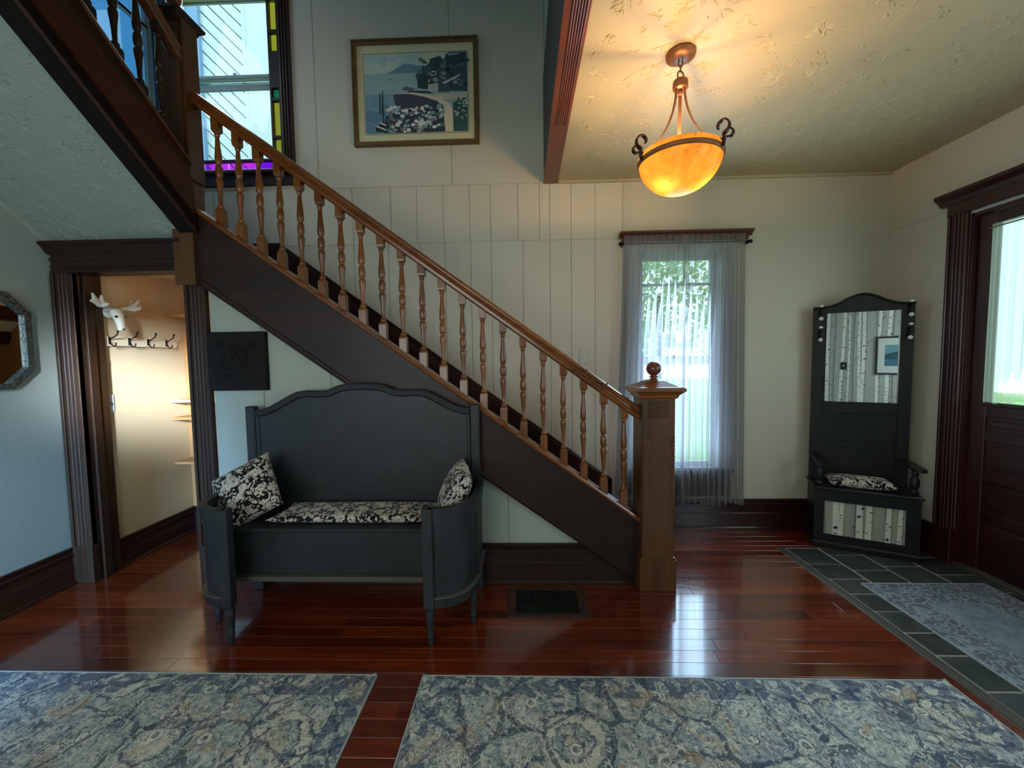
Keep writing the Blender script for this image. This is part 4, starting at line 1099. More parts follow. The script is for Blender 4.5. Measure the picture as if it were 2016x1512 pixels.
P.poly([(.22, .68), (.28, .685), (.25, .695)], '#3a4a52')
# wooded slope and villa
P.poly([(.50, .735), (.53, .76), (.58, .82), (.63, .86), (.66, .93), (.70, .94), (.74, .96), (.78, .90), (.80, .98), (.84, 1), (1, 1), (1, .5), (.55, .55), (.52, .62)], '#31484f')
for k in range(60): P.blob(R_.uniform(.55, 1), R_.uniform(.58, .93), R_.uniform(.012, .035), R_.choice(['#1f343b', '#3d5a5f', '#56706b', '#294045']), k % 8 == 0, rnd=R_)
P.poly([(.80, .83), (.98, .86), (.98, .98), (.82, .97)], '#24363f'); P.poly([(.82, .955), (.93, .97), (.93, .985), (.82, .975)], '#8fa3a3')
for k in range(14): P.blob(R_.uniform(.62, .95), R_.uniform(.62, .76), R_.uniform(.012, .03), R_.choice(['#8c8f95', '#6d747c', '#b3b3ae']), k == 0, rnd=R_)
P.poly([(.62, .52), (.72, .53), (.72, .62), (.62, .60)], '#a8a59c'); P.poly([(.72, .50), (.83, .50), (.83, .66), (.72, .65)], '#3c5159'); P.poly([(.76, .62), (.94, .72), (.93, .70), (.78, .60)], '#c3bfb0')
P.poly([(.36, .54), (.40, .59), (.46, .565), (.50, .55), (.46, .53)], '#4c5f66')
P.poly([(.52, .56), (.62, .56), (.62, .72), (.56, .74), (.52, .66)], '#23363c')
# terrace, curved path with parapet
P.poly([(.28, .50), (.62, .47), (1, .50), (1, .40), (.6, .42), (.3, .46)], '#b3ac97')
P.poly([(.38, .48), (.55, .50), (.68, .48), (.62, .52), (.44, .53)], '#2c3a40')
P.poly([(.28, .49), (.30, .33), (.36, .30), (.62, .30), (.73, .34), (.70, .40), (.60, .46), (.48, .495)], '#3a3f50')
P.poly([(.34, .50), (.46, .485), (.58, .45), (.70, .395), (.76, .35), (.78, .28), (.76, .0), (.86, .0), (.855, .28), (.83, .36), (.74, .42), (.60, .475), (.47, .51)], '#c2baa4')
P.poly([(.86, 0), (1, 0), (1, .34), (.92, .40), (.86, .36)], '#2f5450')
P.poly([(.18, 0), (.78, 0), (.76, .34), (.60, .36), (.48, .30), (.34, .28), (.20, .22)], '#2b3744')
for k in range(170):
    xx = R_.uniform(.2, .76); yy = R_.uniform(.01, .33)
    P.blob(xx, yy, R_.uniform(.008, .028), R_.choice(['#c9cdc6', '#9fb0ad', '#dcdcd2', '#54706f', '#8a8f9c', '#7a6273', '#6d8b88']), k % 14 == 0, 6, R_)
for k in range(40): P.blob(R_.uniform(.88, .99), R_.uniform(.12, .42), R_.uniform(.006, .018), R_.choice(['#d8dad2', '#8fa39c', '#b7a6a4', '#3b5c55']), k == 0, 6, R_)
P.poly([(.165, .30), (.172, .54), (.18, .54), (.18, .12), (.172, .12)], '#1c2630'); P.poly([(.14, .25), (.142, .50), (.152, .50), (.152, .25)], '#25323c')
P.poly([(.10, .02), (.20, .02), (.20, .14), (.17, .14), (.10, .08)], '#1d2833'); P.poly([(.10, .085), (.20, .03), (.20, .05), (.11, .10)], '#b9c2bd'); P.poly([(.13, .13), (.2, .09), (.2, .11), (.15, .14)], '#b9c2bd')
P.build('seaside_print', pf)
MB().box(fx0 + .02, fx1 - .02, YW - .017, YW - .016, fz0 + .02, fz1 - .02).build('glazing', M['glass_pic'], pf)

# birch-trunk wallpaper artwork
def birch(P, w, h, n, seed, wmin, wmax, bg='#a9a99c', gap=1.9):
    rn = random.Random(seed); P.poly([(0, 0), (w, 0), (w, h), (0, h)], bg)
    xs = []; x = rn.uniform(0, .03)
    while x < w: xs.append(x); x += rn.uniform(wmin * .9, wmax * gap)
    for depth in (0, 1):
        for i, cx in enumerate(xs):
            if (i % 3 == 0) != (depth == 0): continue
            tw = rn.uniform(wmin, wmax) * (.55 if depth == 0 else 1); m = 14; ph = rn.uniform(0, 6); dr = rn.uniform(-.04, .04)
            L = []; Rr = []
            for k in range(m + 1):
                t = k / m; z = t * h; c = cx + .010 * math.sin(ph + z * 2.2) + dr * z * .4; ww = tw * (1 - .12 * t)
                L.append((min(max(c - ww / 2, 0), w), z)); Rr.append((min(max(c + ww / 2, 0), w), z))
            if Rr[0][0] - L[0][0] < .004 or Rr[-1][0] - L[-1][0] < .002: continue
            P.poly(L + Rr[::-1], '#9a9b90' if depth == 0 else '#dbdacb')
            P.poly([(a + (b - a) * .72, z) for (a, z), (b, _) in zip(L, Rr)] + Rr[::-1], '#6f7069' if depth == 0 else '#97978a')
            P.k += 1
            for q in range(int(h / .045)):
                t = rn.random(); k = min(int(t * m), m - 1); a, b = L[k][0], Rr[k][0]; z = t * h
                if z > h - .03 or z < .012: continue
                s = rn.choice((0, 1)); l = (b - a) * rn.uniform(.25, .75); hh = rn.uniform(.002, .009) if rn.random() < .85 else .018
                x0_, x1_ = (a, a + l) if s == 0 else (b - l, b)
                P.poly([(x0_, z), ((x0_ + x1_) / 2, z - hh * .3), (x1_, z + hh * .4), ((x0_ + x1_) / 2, z + hh)], rn.choice(['#33332f', '#4b4b45', '#2b2b28']), False)
            for q in range(int(h / .35)):
                t = rn.uniform(.1, .9); k = int(t * m); z = t * h; s = rn.choice((-1, 1)); a = L[k][0] if s < 0 else Rr[k][0]; l = rn.uniform(.02, .06)
                e = min(max(a + s * l, 0), w)
                P.poly([(a, z), (e, min(z + l * 1.1, h)), (e, min(z + l * 1.1 + .004, h)), (a, z + .010)], '#4a4a44', False)
P = Print((.35, YR + .001, .245), (1, 0, 0), (0, 0, 1), (0, 1, 0), .00005)
birch(P, 2.48, 2.54, 0, 12, .035, .075)
P.build('birch_wallpaper', wall_rear)
# what the hall-tree mirror shows on that wall
bp_ = empty('framed_picture', (1.95, YR, 1.12)); tag(bp_, 'black-framed teal landscape print with white mat, seen reflected in the hall tree mirror', 'picture')
fixn(MB().ring([(1.63, 1.10), (2.35, 1.10), (2.35, 1.68), (1.63, 1.68)], [(1.655, 1.125), (2.325, 1.125), (2.325, 1.655), (1.655, 1.655)], 'Y', YR + .006, YR + .03).build('frame', M['black'], bp_))
MB().box(1.64, 2.34, YR + .008, YR + .012, 1.11, 1.67).build('mat_board', plain('white_mat_board', '#c9cabb', .7), bp_)
P = Print((1.735, YR + .0125, 1.23), (.44, 0, 0), (0, 0, .32), (0, 1, 0))
P.poly([(0, 0), (1, 0), (1, 1), (0, 1)], '#6f959b'); P.poly([(0, .55), (.3, .68), (.6, .6), (1, .72), (1, .3), (0, .3)], '#39575f'); P.poly([(0, 0), (1, 0), (1, .3), (.5, .38), (0, .25)], '#49717c')
P.build('landscape_print', bp_)
sw = empty('light_switch', (1.24, YR, 1.17)); tag(sw, 'black light switch on the birch wallpaper, seen in the hall tree mirror', 'switch')
MB().box(1.20, 1.28, YR + .004, YR + .012, 1.17, 1.29, .002).build('cover_plate', M['black'], sw); MB().box(1.235, 1.245, YR + .01, YR + .022, 1.22, 1.245, .001).build('toggle', M['ceramic'], sw)

# ---------------------------------------------------------------- square wire-art canvas under the stairs
ca = empty('wall_art', (-1.77, YS - .006, 1.235)); tag(ca, 'square dark canvas with black wire flower scrolls on the wall left of the bench back', 'wall art')
MB().box(-1.955, -1.588, YS - .038, YS - .006, 1.235, 1.598, .004).build('canvas', M['canvas'], ca)
mb = MB(); cx, cz, yy = -1.77, 1.415, YS - .041
for k in range(8):
    a = k * PI / 4 + .2; c = Vector((cx + .075 * math.cos(a), yy, cz + .075 * math.sin(a)))
    pts = [(c.x + (.010 + .022 * t / 20) * math.cos(a + t * .42), yy, c.z + (.010 + .022 * t / 20) * math.sin(a + t * .42)) for t in range(21)]
    mb.tube(pts, .0028, 5)
for k in range(4):
    a = k * PI / 2 + PI / 4; c = Vector((cx + .145 * math.cos(a), yy, cz + .145 * math.sin(a)))
    mb.tube([(c.x + .034 * math.cos(t) * math.cos(a) - .014 * math.sin(t) * math.sin(a), yy, c.z + .034 * math.cos(t) * math.sin(a) + .014 * math.sin(t) * math.cos(a)) for t in [2 * PI * q / 16 for q in range(16)]], .0028, 5, True)
for r_ in (.03, .05): mb.tube([(cx + r_ * math.cos(t) * (1 + .2 * math.cos(5 * t)), yy, cz + r_ * math.sin(t) * (1 + .2 * math.cos(5 * t))) for t in [2 * PI * q / 40 for q in range(40)]], .0028, 5, True)
mb.build('wire_scroll', M['wire'], ca)

# ---------------------------------------------------------------- octagonal mirror on the left wall
om = empty('octagonal_mirror', (XL, 1.95, 1.55)); tag(om, 'octagonal wall mirror in hammered pewter frame on the left wall', 'mirror')
def octa(y0, y1, z0, z1, c): return [(y0 + c, z0), (y1 - c, z0), (y1, z0 + c), (y1, z1 - c), (y1 - c, z1), (y0 + c, z1), (y0, z1 - c), (y0, z0 + c)]
fixn(MB().ring(octa(1.55, 2.275, 1.275, 1.825, .105), octa(1.582, 2.243, 1.307, 1.793, .092), 'X', XL + .002, XL + .03).build('frame', M['hammered'], om))
MB().prism(octa(1.57, 2.258, 1.292, 1.808, .096), 'X', XL + .004, XL + .010).build('mirror_glass', M['mirror'], om)

# ---------------------------------------------------------------- switch plate beside the window
def switch(x, z, y, lab, axis='Y', w=.07, h=.115, mat=M['white_plate']):
    t = empty('light_switch', (x, y, z) if axis == 'Y' else (y, x, z)); tag(t, lab, 'switch')
    if axis == 'Y':
        MB().box(x - w / 2, x + w / 2, y - .007, y, z - h / 2, z + h / 2, .003).build('cover_plate', mat, t)
        MB().box(x - .005, x + .005, y - .018, y - .006, z - .012, z + .010, .002).build('toggle', M['white'], t)
    else:
        MB().box(y, y + .008, x - w / 2, x + w / 2, z - h / 2, z + h / 2, .003).build('cover_plate', mat, t)
        MB().box(y + .007, y + .020, x - .006, x + .006, z - .012, z + .010, .002).build('toggle', M['chrome'], t)
switch(.487, 1.414, YW, 'ivory light switch plate on the back wall left of the grey curtain')
switch(2.598, 1.143, XL + .11, 'white light switch plate on the closet side wall', 'X', .062, .115, plain('pale_plate', '#d6e0e6', .3))

# ---------------------------------------------------------------- closet contents
XCW = XL + .11
hr = empty('coat_rail', (XCW, 2.85, 1.56)); tag(hr, 'cream coat rail with four black iron hooks on the closet wall', 'coat rail')
rp = [(2.50, 1.535), (3.13, 1.535), (3.145, 1.555), (3.14, 1.585), (3.10, 1.60), (3.05, 1.588), (2.98, 1.602), (2.91, 1.604), (2.84, 1.590), (2.77, 1.604), (2.70, 1.604), (2.64, 1.590), (2.57, 1.606), (2.50, 1.607)]
fixn(MB().prism(rp, 'X', XCW, XCW + .018).build('rail_board', plain('cream_rail_paint', '#efe3c0', .5), hr))
for yy in (2.617, 2.752, 2.894, 3.046):
    mb = MB(); X0 = XCW + .018
    mb.box(X0, X0 + .004, yy - .008, yy + .008, 1.545, 1.595, .001)
    mb.tube([(X0 + .003, yy, 1.578), (X0 + .03, yy, 1.592), (X0 + .055, yy, 1.606), (X0 + .064, yy, 1.628)], [.004, .004, .004, .0045], 7).sphere((X0 + .065, yy, 1.632), .0075, 8, 6)
    mb.tube([(X0 + .003, yy, 1.566), (X0 + .010, yy, 1.544), (X0 + .028, yy, 1.530), (X0 + .044, yy, 1.538), (X0 + .047, yy, 1.556)], .004, 7)
    mb.build('coat_hook', M['iron'], hr)
# resin stag/moose mount
dh = empty('animal_head_mount', (XCW, 2.60, 1.72)); tag(dh, 'ivory resin antlered animal head mounted on the closet wall above the coat rail', 'wall sculpture')
def skin(name, pts, edges, rad, mat, parent, sub=2):
    me = bpy.data.meshes.new(name); o0 = Vector(parent['_o']); me.from_pydata([tuple(Vector(p) - o0) for p in pts], edges, [])
    o = bpy.data.objects.new(name, me); COL.objects.link(o); o.parent = parent; me.materials.append(mat)
    m = o.modifiers.new('skin', 'SKIN'); m.use_smooth_shade = True
    for i, r in enumerate(rad): me.skin_vertices[0].data[i].radius = (r, r) if not isinstance(r, tuple) else r
    me.skin_vertices[0].data[0].use_root = True
    s = o.modifiers.new('sub', 'SUBSURF'); s.levels = sub; s.render_levels = sub
    return o
hx, hy, hz = XCW, 2.60, 1.76
skin('head', [(hx + .01, hy + .02, hz - .02), (hx + .05, hy + .015, hz + .01), (hx + .09, hy + .01, hz + .0), (hx + .115, hy + .005, hz - .055), (hx + .125, hy + .0, hz - .105), (hx + .128, hy + .0, hz - .135)],
     [(0, 1), (1, 2), (2, 3), (3, 4), (4, 5)], [.05, .045, .040, .030, .022, .020], M['resin'], dh)
for s in (-1, 1):
    base = Vector((hx + .085, hy + .015 + s * .025, hz + .02))
    pts = [base, base + Vector((.0, s * .035, .010)), base + Vector((.01, s * .075, .005)), base + Vector((.02, s * .115, .03)), base + Vector((.01, s * .13, .085)),
           base + Vector((.04, s * .10, .075)), base + Vector((-.02, s * .10, .08)), base + Vector((.07, s * .085, .02)), base + Vector((.02, s * .155, .03))]
    skin('antler', pts, [(0, 1), (1, 2), (2, 3), (3, 4), (2, 5), (2, 6), (2, 7), (3, 8)], [.012, .014, .022, .018, .006, .007, .007, .007, .006], M['resin'], dh)
    skin('ear', [base + Vector((-.01, s * .0, -.01)), base + Vector((-.01, s * .035, -.022)), base + Vector((0, s * .06, -.03))], [(0, 1), (1, 2)], [.008, (.014, .006), .003], M['resin'], dh, 1)
    MB().sphere((hx + .125, hy + s * .028, hz - .035), .008, 10, 6).build('eye', M['iron'], dh)
MB().sphere((hx + .148, hy - .006, hz - .118), .006, 8, 6).build('nostril', M['iron'], dh)
# shelves at the back of the closet
cs = empty('closet_shelving', (-2.45, YB - .1, 0)); tag(cs, 'tan painted shelving at the back of the closet', 'shelving')
for z in (.62, .98, 1.12, 1.80):
    MB().box(XCW + .002, -2.30, YB - .17, YB - T - .007, z - .022, z, .002).build('shelf', M['closet_shelf'] if z != 1.12 else plain('cream_shelf_edge', '#d8b98a', .4), cs)
MB().box(-2.32, -2.30, YB - .17, YB - T - .007, 0, 1.80, .002).build('side_panel', M['closet_shelf'], cs)

# ---------------------------------------------------------------- bench
bn = empty('bench', (-.975, 2.1, 0)); tag(bn, 'charcoal painted settle bench with serpentine back and curved panelled arms under the stairs', 'bench')
BC = -.978; YBK = 2.345
prof_r = [(0, 1.276), (.06, 1.274), (.12, 1.268), (.16, 1.255), (.20, 1.236), (.26, 1.232), (.33, 1.236), (.39, 1.228), (.44, 1.205), (.50, 1.172), (.56, 1.140), (.61, 1.124), (.655, 1.120)]
top = [(BC - dx, z) for dx, z in prof_r[::-1]] + [(BC + dx, z) for dx, z in prof_r[1:]]
n_ = len(top)
mb = MB(); mb.prism([(BC - .655, .12), (BC + .655, .12)] + top[::-1], 'Y', YBK + .004, YBK + .022)
fixn(mb.build('back_panel', M['charcoal'], bn))
# raised border following the curve
vs = []; fs = []
def border(lst, th, d0, d1):
    mb = MB(); vs = []
    for i, (x, z) in enumerate(lst):
        a = lst[max(i - 1, 0)]; b = lst[min(i + 1, len(lst) - 1)]; t = Vector((b[0] - a[0], b[1] - a[1])).normalized(); nx, nz = t[1], -t[0]
        for (o, yv) in ((0, d1), (0, d0), (.25, d0 - .006), (.8, d0 - .002), (1, d0 + .006), (1, d1)): vs.append((x + nx * th * o, yv, z + nz * th * o))
    n = len(lst); k = 6
    mb.add(vs, [(i * k + j, i * k + (j + 1) % k, (i + 1) * k + (j + 1) % k, (i + 1) * k + j) for i in range(n - 1) for j in range(k)], False); return mb
fixn(border(top, .042, YBK - .008, YBK + .024).build('crest_moulding', M['charcoal'], bn))
for s in (-1, 1):
    xx = BC + s * .683
    MB().box(xx - .028, xx + .028, YBK - .012, YBK + .035, 0, 1.142, .006).build('back_post', M['charcoal'], bn)
    MB().box(xx - s * .028 - s * .022, xx - s * .028, YBK - .004, YBK + .01, .55, 1.10, .004).build('inner_bead', M['charcoal'], bn)
# seat box
SZ, SF = .526, 2.02
MB().box(BC - .62, BC + .62, SF - .015, YBK, SZ - .022, SZ, .006).build('seat_lid', M['charcoal_worn'] if 0 else M['charcoal'], bn)
MB().box(BC - .60, BC + .60, SF, SF + .02, .275, SZ - .022, .002).build('seat_front', M['charcoal'], bn)
MB().box(BC - .60, BC + .60, SF - .03, YBK, .245, .272, .004).build('seat_base', M['charcoal_worn'], bn)
# curved arms
def arm_curve(s, off=0.0, n=22):
    pts = []
    cx, cy, rx, ry = BC + s * .515, 2.10, .200 + off, .235 + off
    for k in range(n + 1):
        a = -PI / 2 + (PI / 2) * k / n
        e = 2 / 2.3
        pts.append((cx + s * rx * abs(math.cos(a)) ** e, cy - ry * abs(math.sin(a)) ** e))
    pts.append((cx + s * rx, 2.22)); pts.append((cx + s * rx, YBK + .0))
    return pts
def arm_wall(s, z0, z1, o0, o1, smooth=True):
    A, B = arm_curve(s, o0), arm_curve(s, o1); n = len(A); mb = MB()
    vs = [(x, y, z0) for x, y in A] + [(x, y, z1) for x, y in A] + [(x, y, z0) for x, y in B] + [(x, y, z1) for x, y in B]
    fs = []
    for i in range(n - 1):
        fs += [(i, i + 1, n + i + 1, n + i), (2 * n + i, 3 * n + i, 3 * n + i + 1, 2 * n + i + 1), (n + i, n + i + 1, 3 * n + i + 1, 3 * n + i), (i, 2 * n + i, 2 * n + i + 1, i + 1)]
    fs += [(0, n, 3 * n, 2 * n), (n - 1, 3 * n - 1, 4 * n - 1, 2 * n - 1)]
    mb.add(vs, fs, False); return mb
leg_prof = [(.010, 0), (.014, .006), (.016, .02), (.0135, .035), (.017, .042), (.019, .052), (.0155, .060), (.018, .09), (.021, .14), (.023, .175), (.019, .182), (.024, .188), (.024, .200)]
for s in (-1, 1):
    arm_panel = fixn(arm_wall(s, .235, .655, -.012, .0).build('arm_panel', M['charcoal'], bn))
    fixn(arm_wall(s, .652, .690, -.020, .014).build('arm_rail', M['charcoal'], bn))
    fixn(arm_wall(s, .600, .652, -.012, .008).build('arm_upper_rail', M['charcoal'], bn))
    fixn(arm_wall(s, .195, .245, -.014, .012).build('arm_lower_rail', M['charcoal'], bn))
    fixn(arm_wall(s, .243, .251, -.012, .019).build('arm_bead', M['charcoal_worn'], bn))
    for idx in (4, 21):
        x, y = arm_curve(s, .004)[idx]
        if idx == 21: MB().box(x - .012, x + .006 * s, y - .012, y + .012, .245, .655, .003).build('panel_stile', M['charcoal'], bn)
    fx, fy = BC + s * .503, 1.865
    MB().box(fx - .026, fx + .026, fy - .024, fy + .024, .195, .690, .004).box(fx - .026, fx - .002, fy - .020, fy + .024, .69, .698, .003).build('front_post', M['charcoal'], bn)
    MB().lathe(leg_prof, (fx, fy, 0), 16).build('leg', M['charcoal'], bn)
    rx_, ry_ = BC + s * .695, 2.03
    MB().lathe(leg_prof, (rx_, ry_, 0), 16).build('leg', M['charcoal'], bn)

# cushions
def pillow(name, w, h, t, mat, puff=.5, n=22, pipe=False, seed=0):
    vs = []; rn = random.Random(seed)
    def P(u, v, s):
        e = (1 - abs(u) ** 3.2) * (1 - abs(v) ** 3.2); z = s * t / 2 * max(0, e) ** puff
        k = 1 - .06 * (1 - abs(v) ** 2) * (abs(u) ** 6); q = 1 - .06 * (1 - abs(u) ** 2) * (abs(v) ** 6)
        z += .004 * noise.noise(Vector((u * 3 + seed, v * 3, s))) * (1 if e > .05 else 0)
        return (u * w / 2 * k, v * h / 2 * q, z)
    N = n + 1
    for s in (1, -1):
        for j in range(N):
            for i in range(N): vs.append(P(-1 + 2 * i / n, -1 + 2 * j / n, s))
    fs = []
    for b, s in ((0, 1), (N * N, -1)):
        for j in range(n):
            for i in range(n):
                q = (b + j * N + i, b + j * N + i + 1, b + (j + 1) * N + i + 1, b + (j + 1) * N + i); fs.append(q if s > 0 else q[::-1])
    mb = MB().add(vs, fs, True)
    return mb
def place_mesh(mb, name, mat, matrix, label, cat, group=None):
    o = mb.build(name, mat); import bmesh
    bm = bmesh.new(); bm.from_mesh(o.data); bmesh.ops.remove_doubles(bm, verts=bm.verts, dist=1e-5); bm.to_mesh(o.data); bm.free()
    o.matrix_world = matrix; tag(o, label, cat, group); return o
def frame(c, u, v):
    u = Vector(u).normalized(); v = Vector(v); v = (v - u * v.dot(u)).normalized(); w = u.cross(v)
    m = Matrix((u, v, w)).transposed().to_4x4(); m.translation = Vector(c); return m
place_mesh(pillow('throw_pillow', .34, .34, .15, None, .55, seed=1), 'throw_pillow', M['floral'], frame((-1.562, 2.14, .680), (.80, .18, .42), (-.42, .45, .82)), 'black and cream floral throw pillow leaning in the left arm of the bench', 'pillow')
place_mesh(pillow('throw_pillow', .30, .30, .13, None, .55, seed=2), 'throw_pillow', M['floral'], frame((-.392, 2.16, .678), (-.22, .90, .10), (.42, .12, .90)), 'black and cream floral throw pillow standing in the right arm of the bench', 'pillow')
place_mesh(pillow('seat_cushion', .93, .25, .052, None, .30, 30, seed=3), 'seat_cushion', M['floral'], frame((-.945, 2.180, SZ + .026), (1, 0, 0), (0, 1, 0)), 'long flat floral seat cushion on the bench lid', 'cushion')

# ---------------------------------------------------------------- hall tree in the corner
ht = empty('hall_tree', (2.131, 2.924, 0), math.radians(-26.7), local=True)
tag(ht, 'black hall tree with mirror, hooks and birch-papered storage seat in the corner', 'hall tree')
BK = M['black']; Wd = .575; DP = .285
o = fixn(MB().ring([(0, .035), (Wd, .035), (Wd, .425), (0, .425)], [(.058, .100), (.502, .100), (.502, .345), (.058, .345)], 'Y', 0, .018).build('front_frame', BK, ht))
MB().box(.0, .018, .018, DP, .035, .425).box(Wd - .018, Wd, .018, DP, .035, .425).box(0, Wd, DP - .012, DP, .035, .425).box(0.02, Wd - .02, .02, DP - .01, .035, .05).build('seat_box', BK, ht)
MB().box(-.012, Wd + .012, -.012, DP, 0, .045, .008).build('plinth', BK, ht)
MB().box(-.012, Wd + .012, -.014, DP, .425, .447, .006).build('seat_lid', BK, ht)
P = Print((.052, .0105, .094), (1, 0, 0), (0, 0, 1), (0, -1, 0), .0001); birch(P, .456, .257, 0, 8, .032, .058, '#a5a596', 1.35); P.build('birch_paper_panel', ht)
# tall back: frame with crest
BY = DP - .030
crest = [(0, 1.772), (.05, 1.772), (.10, 1.780), (.15, 1.800), (.20, 1.832), (.25, 1.852), (.2875, 1.858)]
crest = crest + [(Wd - x, z) for x, z in crest[::-1][1:]]
mx0, mx1, mz0, mz1 = .075, .508, 1.043, 1.727
mb = MB(); mb.prism([(0, .447), (mx0, .447), (mx0, 1.74), (0, 1.772)], 'Y', BY, BY + .028); mb.build('stile', BK, ht)
mb = MB(); mb.prism([(mx1, .447), (Wd, .447), (Wd, 1.772), (mx1, 1.74)], 'Y', BY, BY + .028); mb.build('stile', BK, ht)
mb = MB(); mb.prism([(0, 1.727), (Wd, 1.727)] + crest[::-1], 'Y', BY - .002, BY + .028); fixn(mb.build('crest_rail', BK, ht))
fixn(border(crest, .016, BY - .012, BY + .028).build('crest_cap', BK, ht))
for z0_, z1_ in ((.965, 1.043), (.70, .74), (.447, .50)): MB().box(mx0, mx1, BY, BY + .028, z0_, z1_, .002).build('rail', BK, ht)
MB().box(mx0, mx1, BY + .012, BY + .022, .50, .70).build('recessed_panel', BK, ht); MB().box(mx0, mx1, BY + .012, BY + .022, .74, .965).build('recessed_panel', BK, ht)
MB().box(mx0, mx1, BY + .010, BY + .014, mz0, mz1).build('mirror_glass', M['mirror'], ht)
fixn(MB().ring([(mx0, mz0), (mx1, mz0), (mx1, mz1), (mx0, mz1)], [(mx0 + .006, mz0 + .006), (mx1 - .006, mz0 + .006), (mx1 - .006, mz1 - .006), (mx0 + .006, mz1 - .006)], 'Y', BY - .003, BY + .011).build('mirror_bead', BK, ht))
post_prof = [(.016, .447), (.018, .455), (.024, .465), (.020, .478), (.014, .486), (.022, .50), (.026, .525), (.024, .555), (.017, .575), (.014, .583), (.022, .590), (.018, .600), (.015, .612), (.020, .628)]
for sx, lab in ((.030, 0), (Wd - .030, 1)):
    MB().lathe(post_prof, (sx, .035, 0), 18).build('arm_post', BK, ht)
    w2_ = .030
    poly = [(sx - w2_, BY), (sx - w2_, .04), (sx - w2_ * 1.25, -.03), (sx - w2_ * .9, -.065), (sx, -.078), (sx + w2_ * .9, -.065), (sx + w2_ * 1.25, -.03), (sx + w2_, .04), (sx + w2_, BY)]
    fixn(MB().prism(poly, 'Z', .628, .648).build('arm_rest', BK, ht))
for sx in (.038, Wd - .032):
    for z in (1.735, 1.575):
        hk = MB(); s = BY
        hk.box(sx - .010, sx + .010, s - .004, s, z - .045, z + .02, .001)
        hk.tube([(sx, s - .003, z), (sx, s - .03, z + .010), (sx, s - .045, z + .03)], .0038, 7)
        hk.tube([(sx, s - .003, z - .03), (sx, s - .02, z - .048), (sx, s - .038, z - .052)], .0038, 7)
        h = hk.build('coat_hook', M['iron'], ht)
        MB().lathe([(.003, -.006), (.010, -.003), (.014, .003), (.010, .010), (.003, .013)], (sx, s - .047, z + .036), 12).build('knob', M['ceramic'], h)
        MB().lathe([(.003, .012), (.011, .008), (.015, .0), (.011, -.008), (.003, -.012)], (sx, s - .045, z - .054), 12, axis='Y').build('knob', M['ceramic'], h)
mm = Matrix.Translation((2.131, 2.924, 0)) @ Matrix.Rotation(math.radians(-26.7), 4, 'Z') @ Matrix.Translation((.275, .120, .447 + .035))
place_mesh(pillow('seat_cushion', .38, .20, .072, None, .38, seed=9), 'seat_cushion', M['floral'], mm, 'small black and cream floral cushion on the hall tree seat', 'cushion')

# ---------------------------------------------------------------- floor register
vt = empty('floor_register', (.12, 2.21, 0)); tag(vt, 'dark metal floor vent in a brown wood surround before the stair wall', 'vent')
fixn(MB().ring([(-.105, 2.072), (.345, 2.072), (.345, 2.352), (-.105, 2.352)], [(-.060, 2.104), (.295, 2.104), (.295, 2.325), (-.060, 2.325)], 'Z', -.004, .008).build('surround', wood('register_surround_wood', '#2a1d16', '#4a3427', 'X', .4, .8, .2), vt))
MB().box(-.060, .295, 2.104, 2.325, .0006, .0012).build('well_shade_sheet', plain('painted_well_shade', '#050505', .8), vt)  # flat sheet over the planks, the vent's inner shade put into its black
mb = MB()
n1, n2 = 17, 11
for i in range(n1 + 1):
    x = -.060 + .355 * i / n1; mb.box(x - .0022, x + .0022, 2.104, 2.325, .001, .0060)
for j in range(n2 + 1):
    yv = 2.104 + .221 * j / n2; mb.box(-.060, .295, yv - .0022, yv + .0022, .001, .0060)
for i in range(n1):
    for j in range(n2):
        if (i + j) % 2 == 0: mb.lathe([(.0075, .001), (.0075, .0060), (.002, .0068)], (-.060 + .355 * (i + .5) / n1, 2.104 + .221 * (j + .5) / n2, 0), 6)
mb.build('grille', plain('dark_cast_iron', '#22241f', .45, .5), vt)

# ---------------------------------------------------------------- rugs
def rug_obj(name, x0, x1, y0, y1, mat, label, cat='rug', th=.009, nx=60, ny=60, eb=.16, curl=()):
    root = empty(name, ((x0 + x1) / 2, (y0 + y1) / 2, 0)); tag(root, label, cat)
    vs = []; ed = []
    for j in range(ny + 1):
        for i in range(nx + 1):
            x = x0 + (x1 - x0) * i / nx; y = y0 + (y1 - y0) * j / ny
            d = min(x - x0, x1 - x, y - y0, y1 - y)
            z = th + .0015 * noise.noise(Vector((x * 5, y * 5, 0))) - (.004 if d < .004 else 0)
            for cx_, cy_, hh in curl:
                q = math.hypot(x - cx_, y - cy_)
                if q < .06: z += hh * (1 - q / .06) ** 2
            vs.append((x, y, z)); ed.append(max(0.0, 1 - d / eb))
    n = nx + 1
    fs = [(j * n + i, j * n + i + 1, (j + 1) * n + i + 1, (j + 1) * n + i) for j in range(ny) for i in range(nx)]
    o = MB().add(vs, fs, True).build('pile', mat, root)
    a = o.data.attributes.new('edge', 'FLOAT', 'POINT'); a.data.foreach_set('value', ed)
    fixn(MB().ring([(x0 - .003, y0 - .003), (x1 + .003, y0 - .003), (x1 + .003, y1 + .003), (x0 - .003, y1 + .003)], [(x0 + .002, y0 + .002), (x1 - .002, y0 + .002), (x1 - .002, y1 - .002), (x0 + .002, y1 - .002)], 'Z', .0005, th - .0015).build('bound_edge', M['rug_edge'], root))
    return root
rug_obj('area_rug', -2.88, -.672, -.6, 1.668, M['rug_a'], 'left distressed blue and cream patterned rug on the wood floor', curl=((-.672, 1.668, .012),), nx=110, ny=110)
rug_obj('area_rug', -.462, 1.785, -.9, 1.668, M['rug_b'], 'right distressed blue and cream patterned rug beside the tiled entry', curl=((-.462, 1.668, .012), (1.785, 1.668, .010)), nx=110, ny=110)
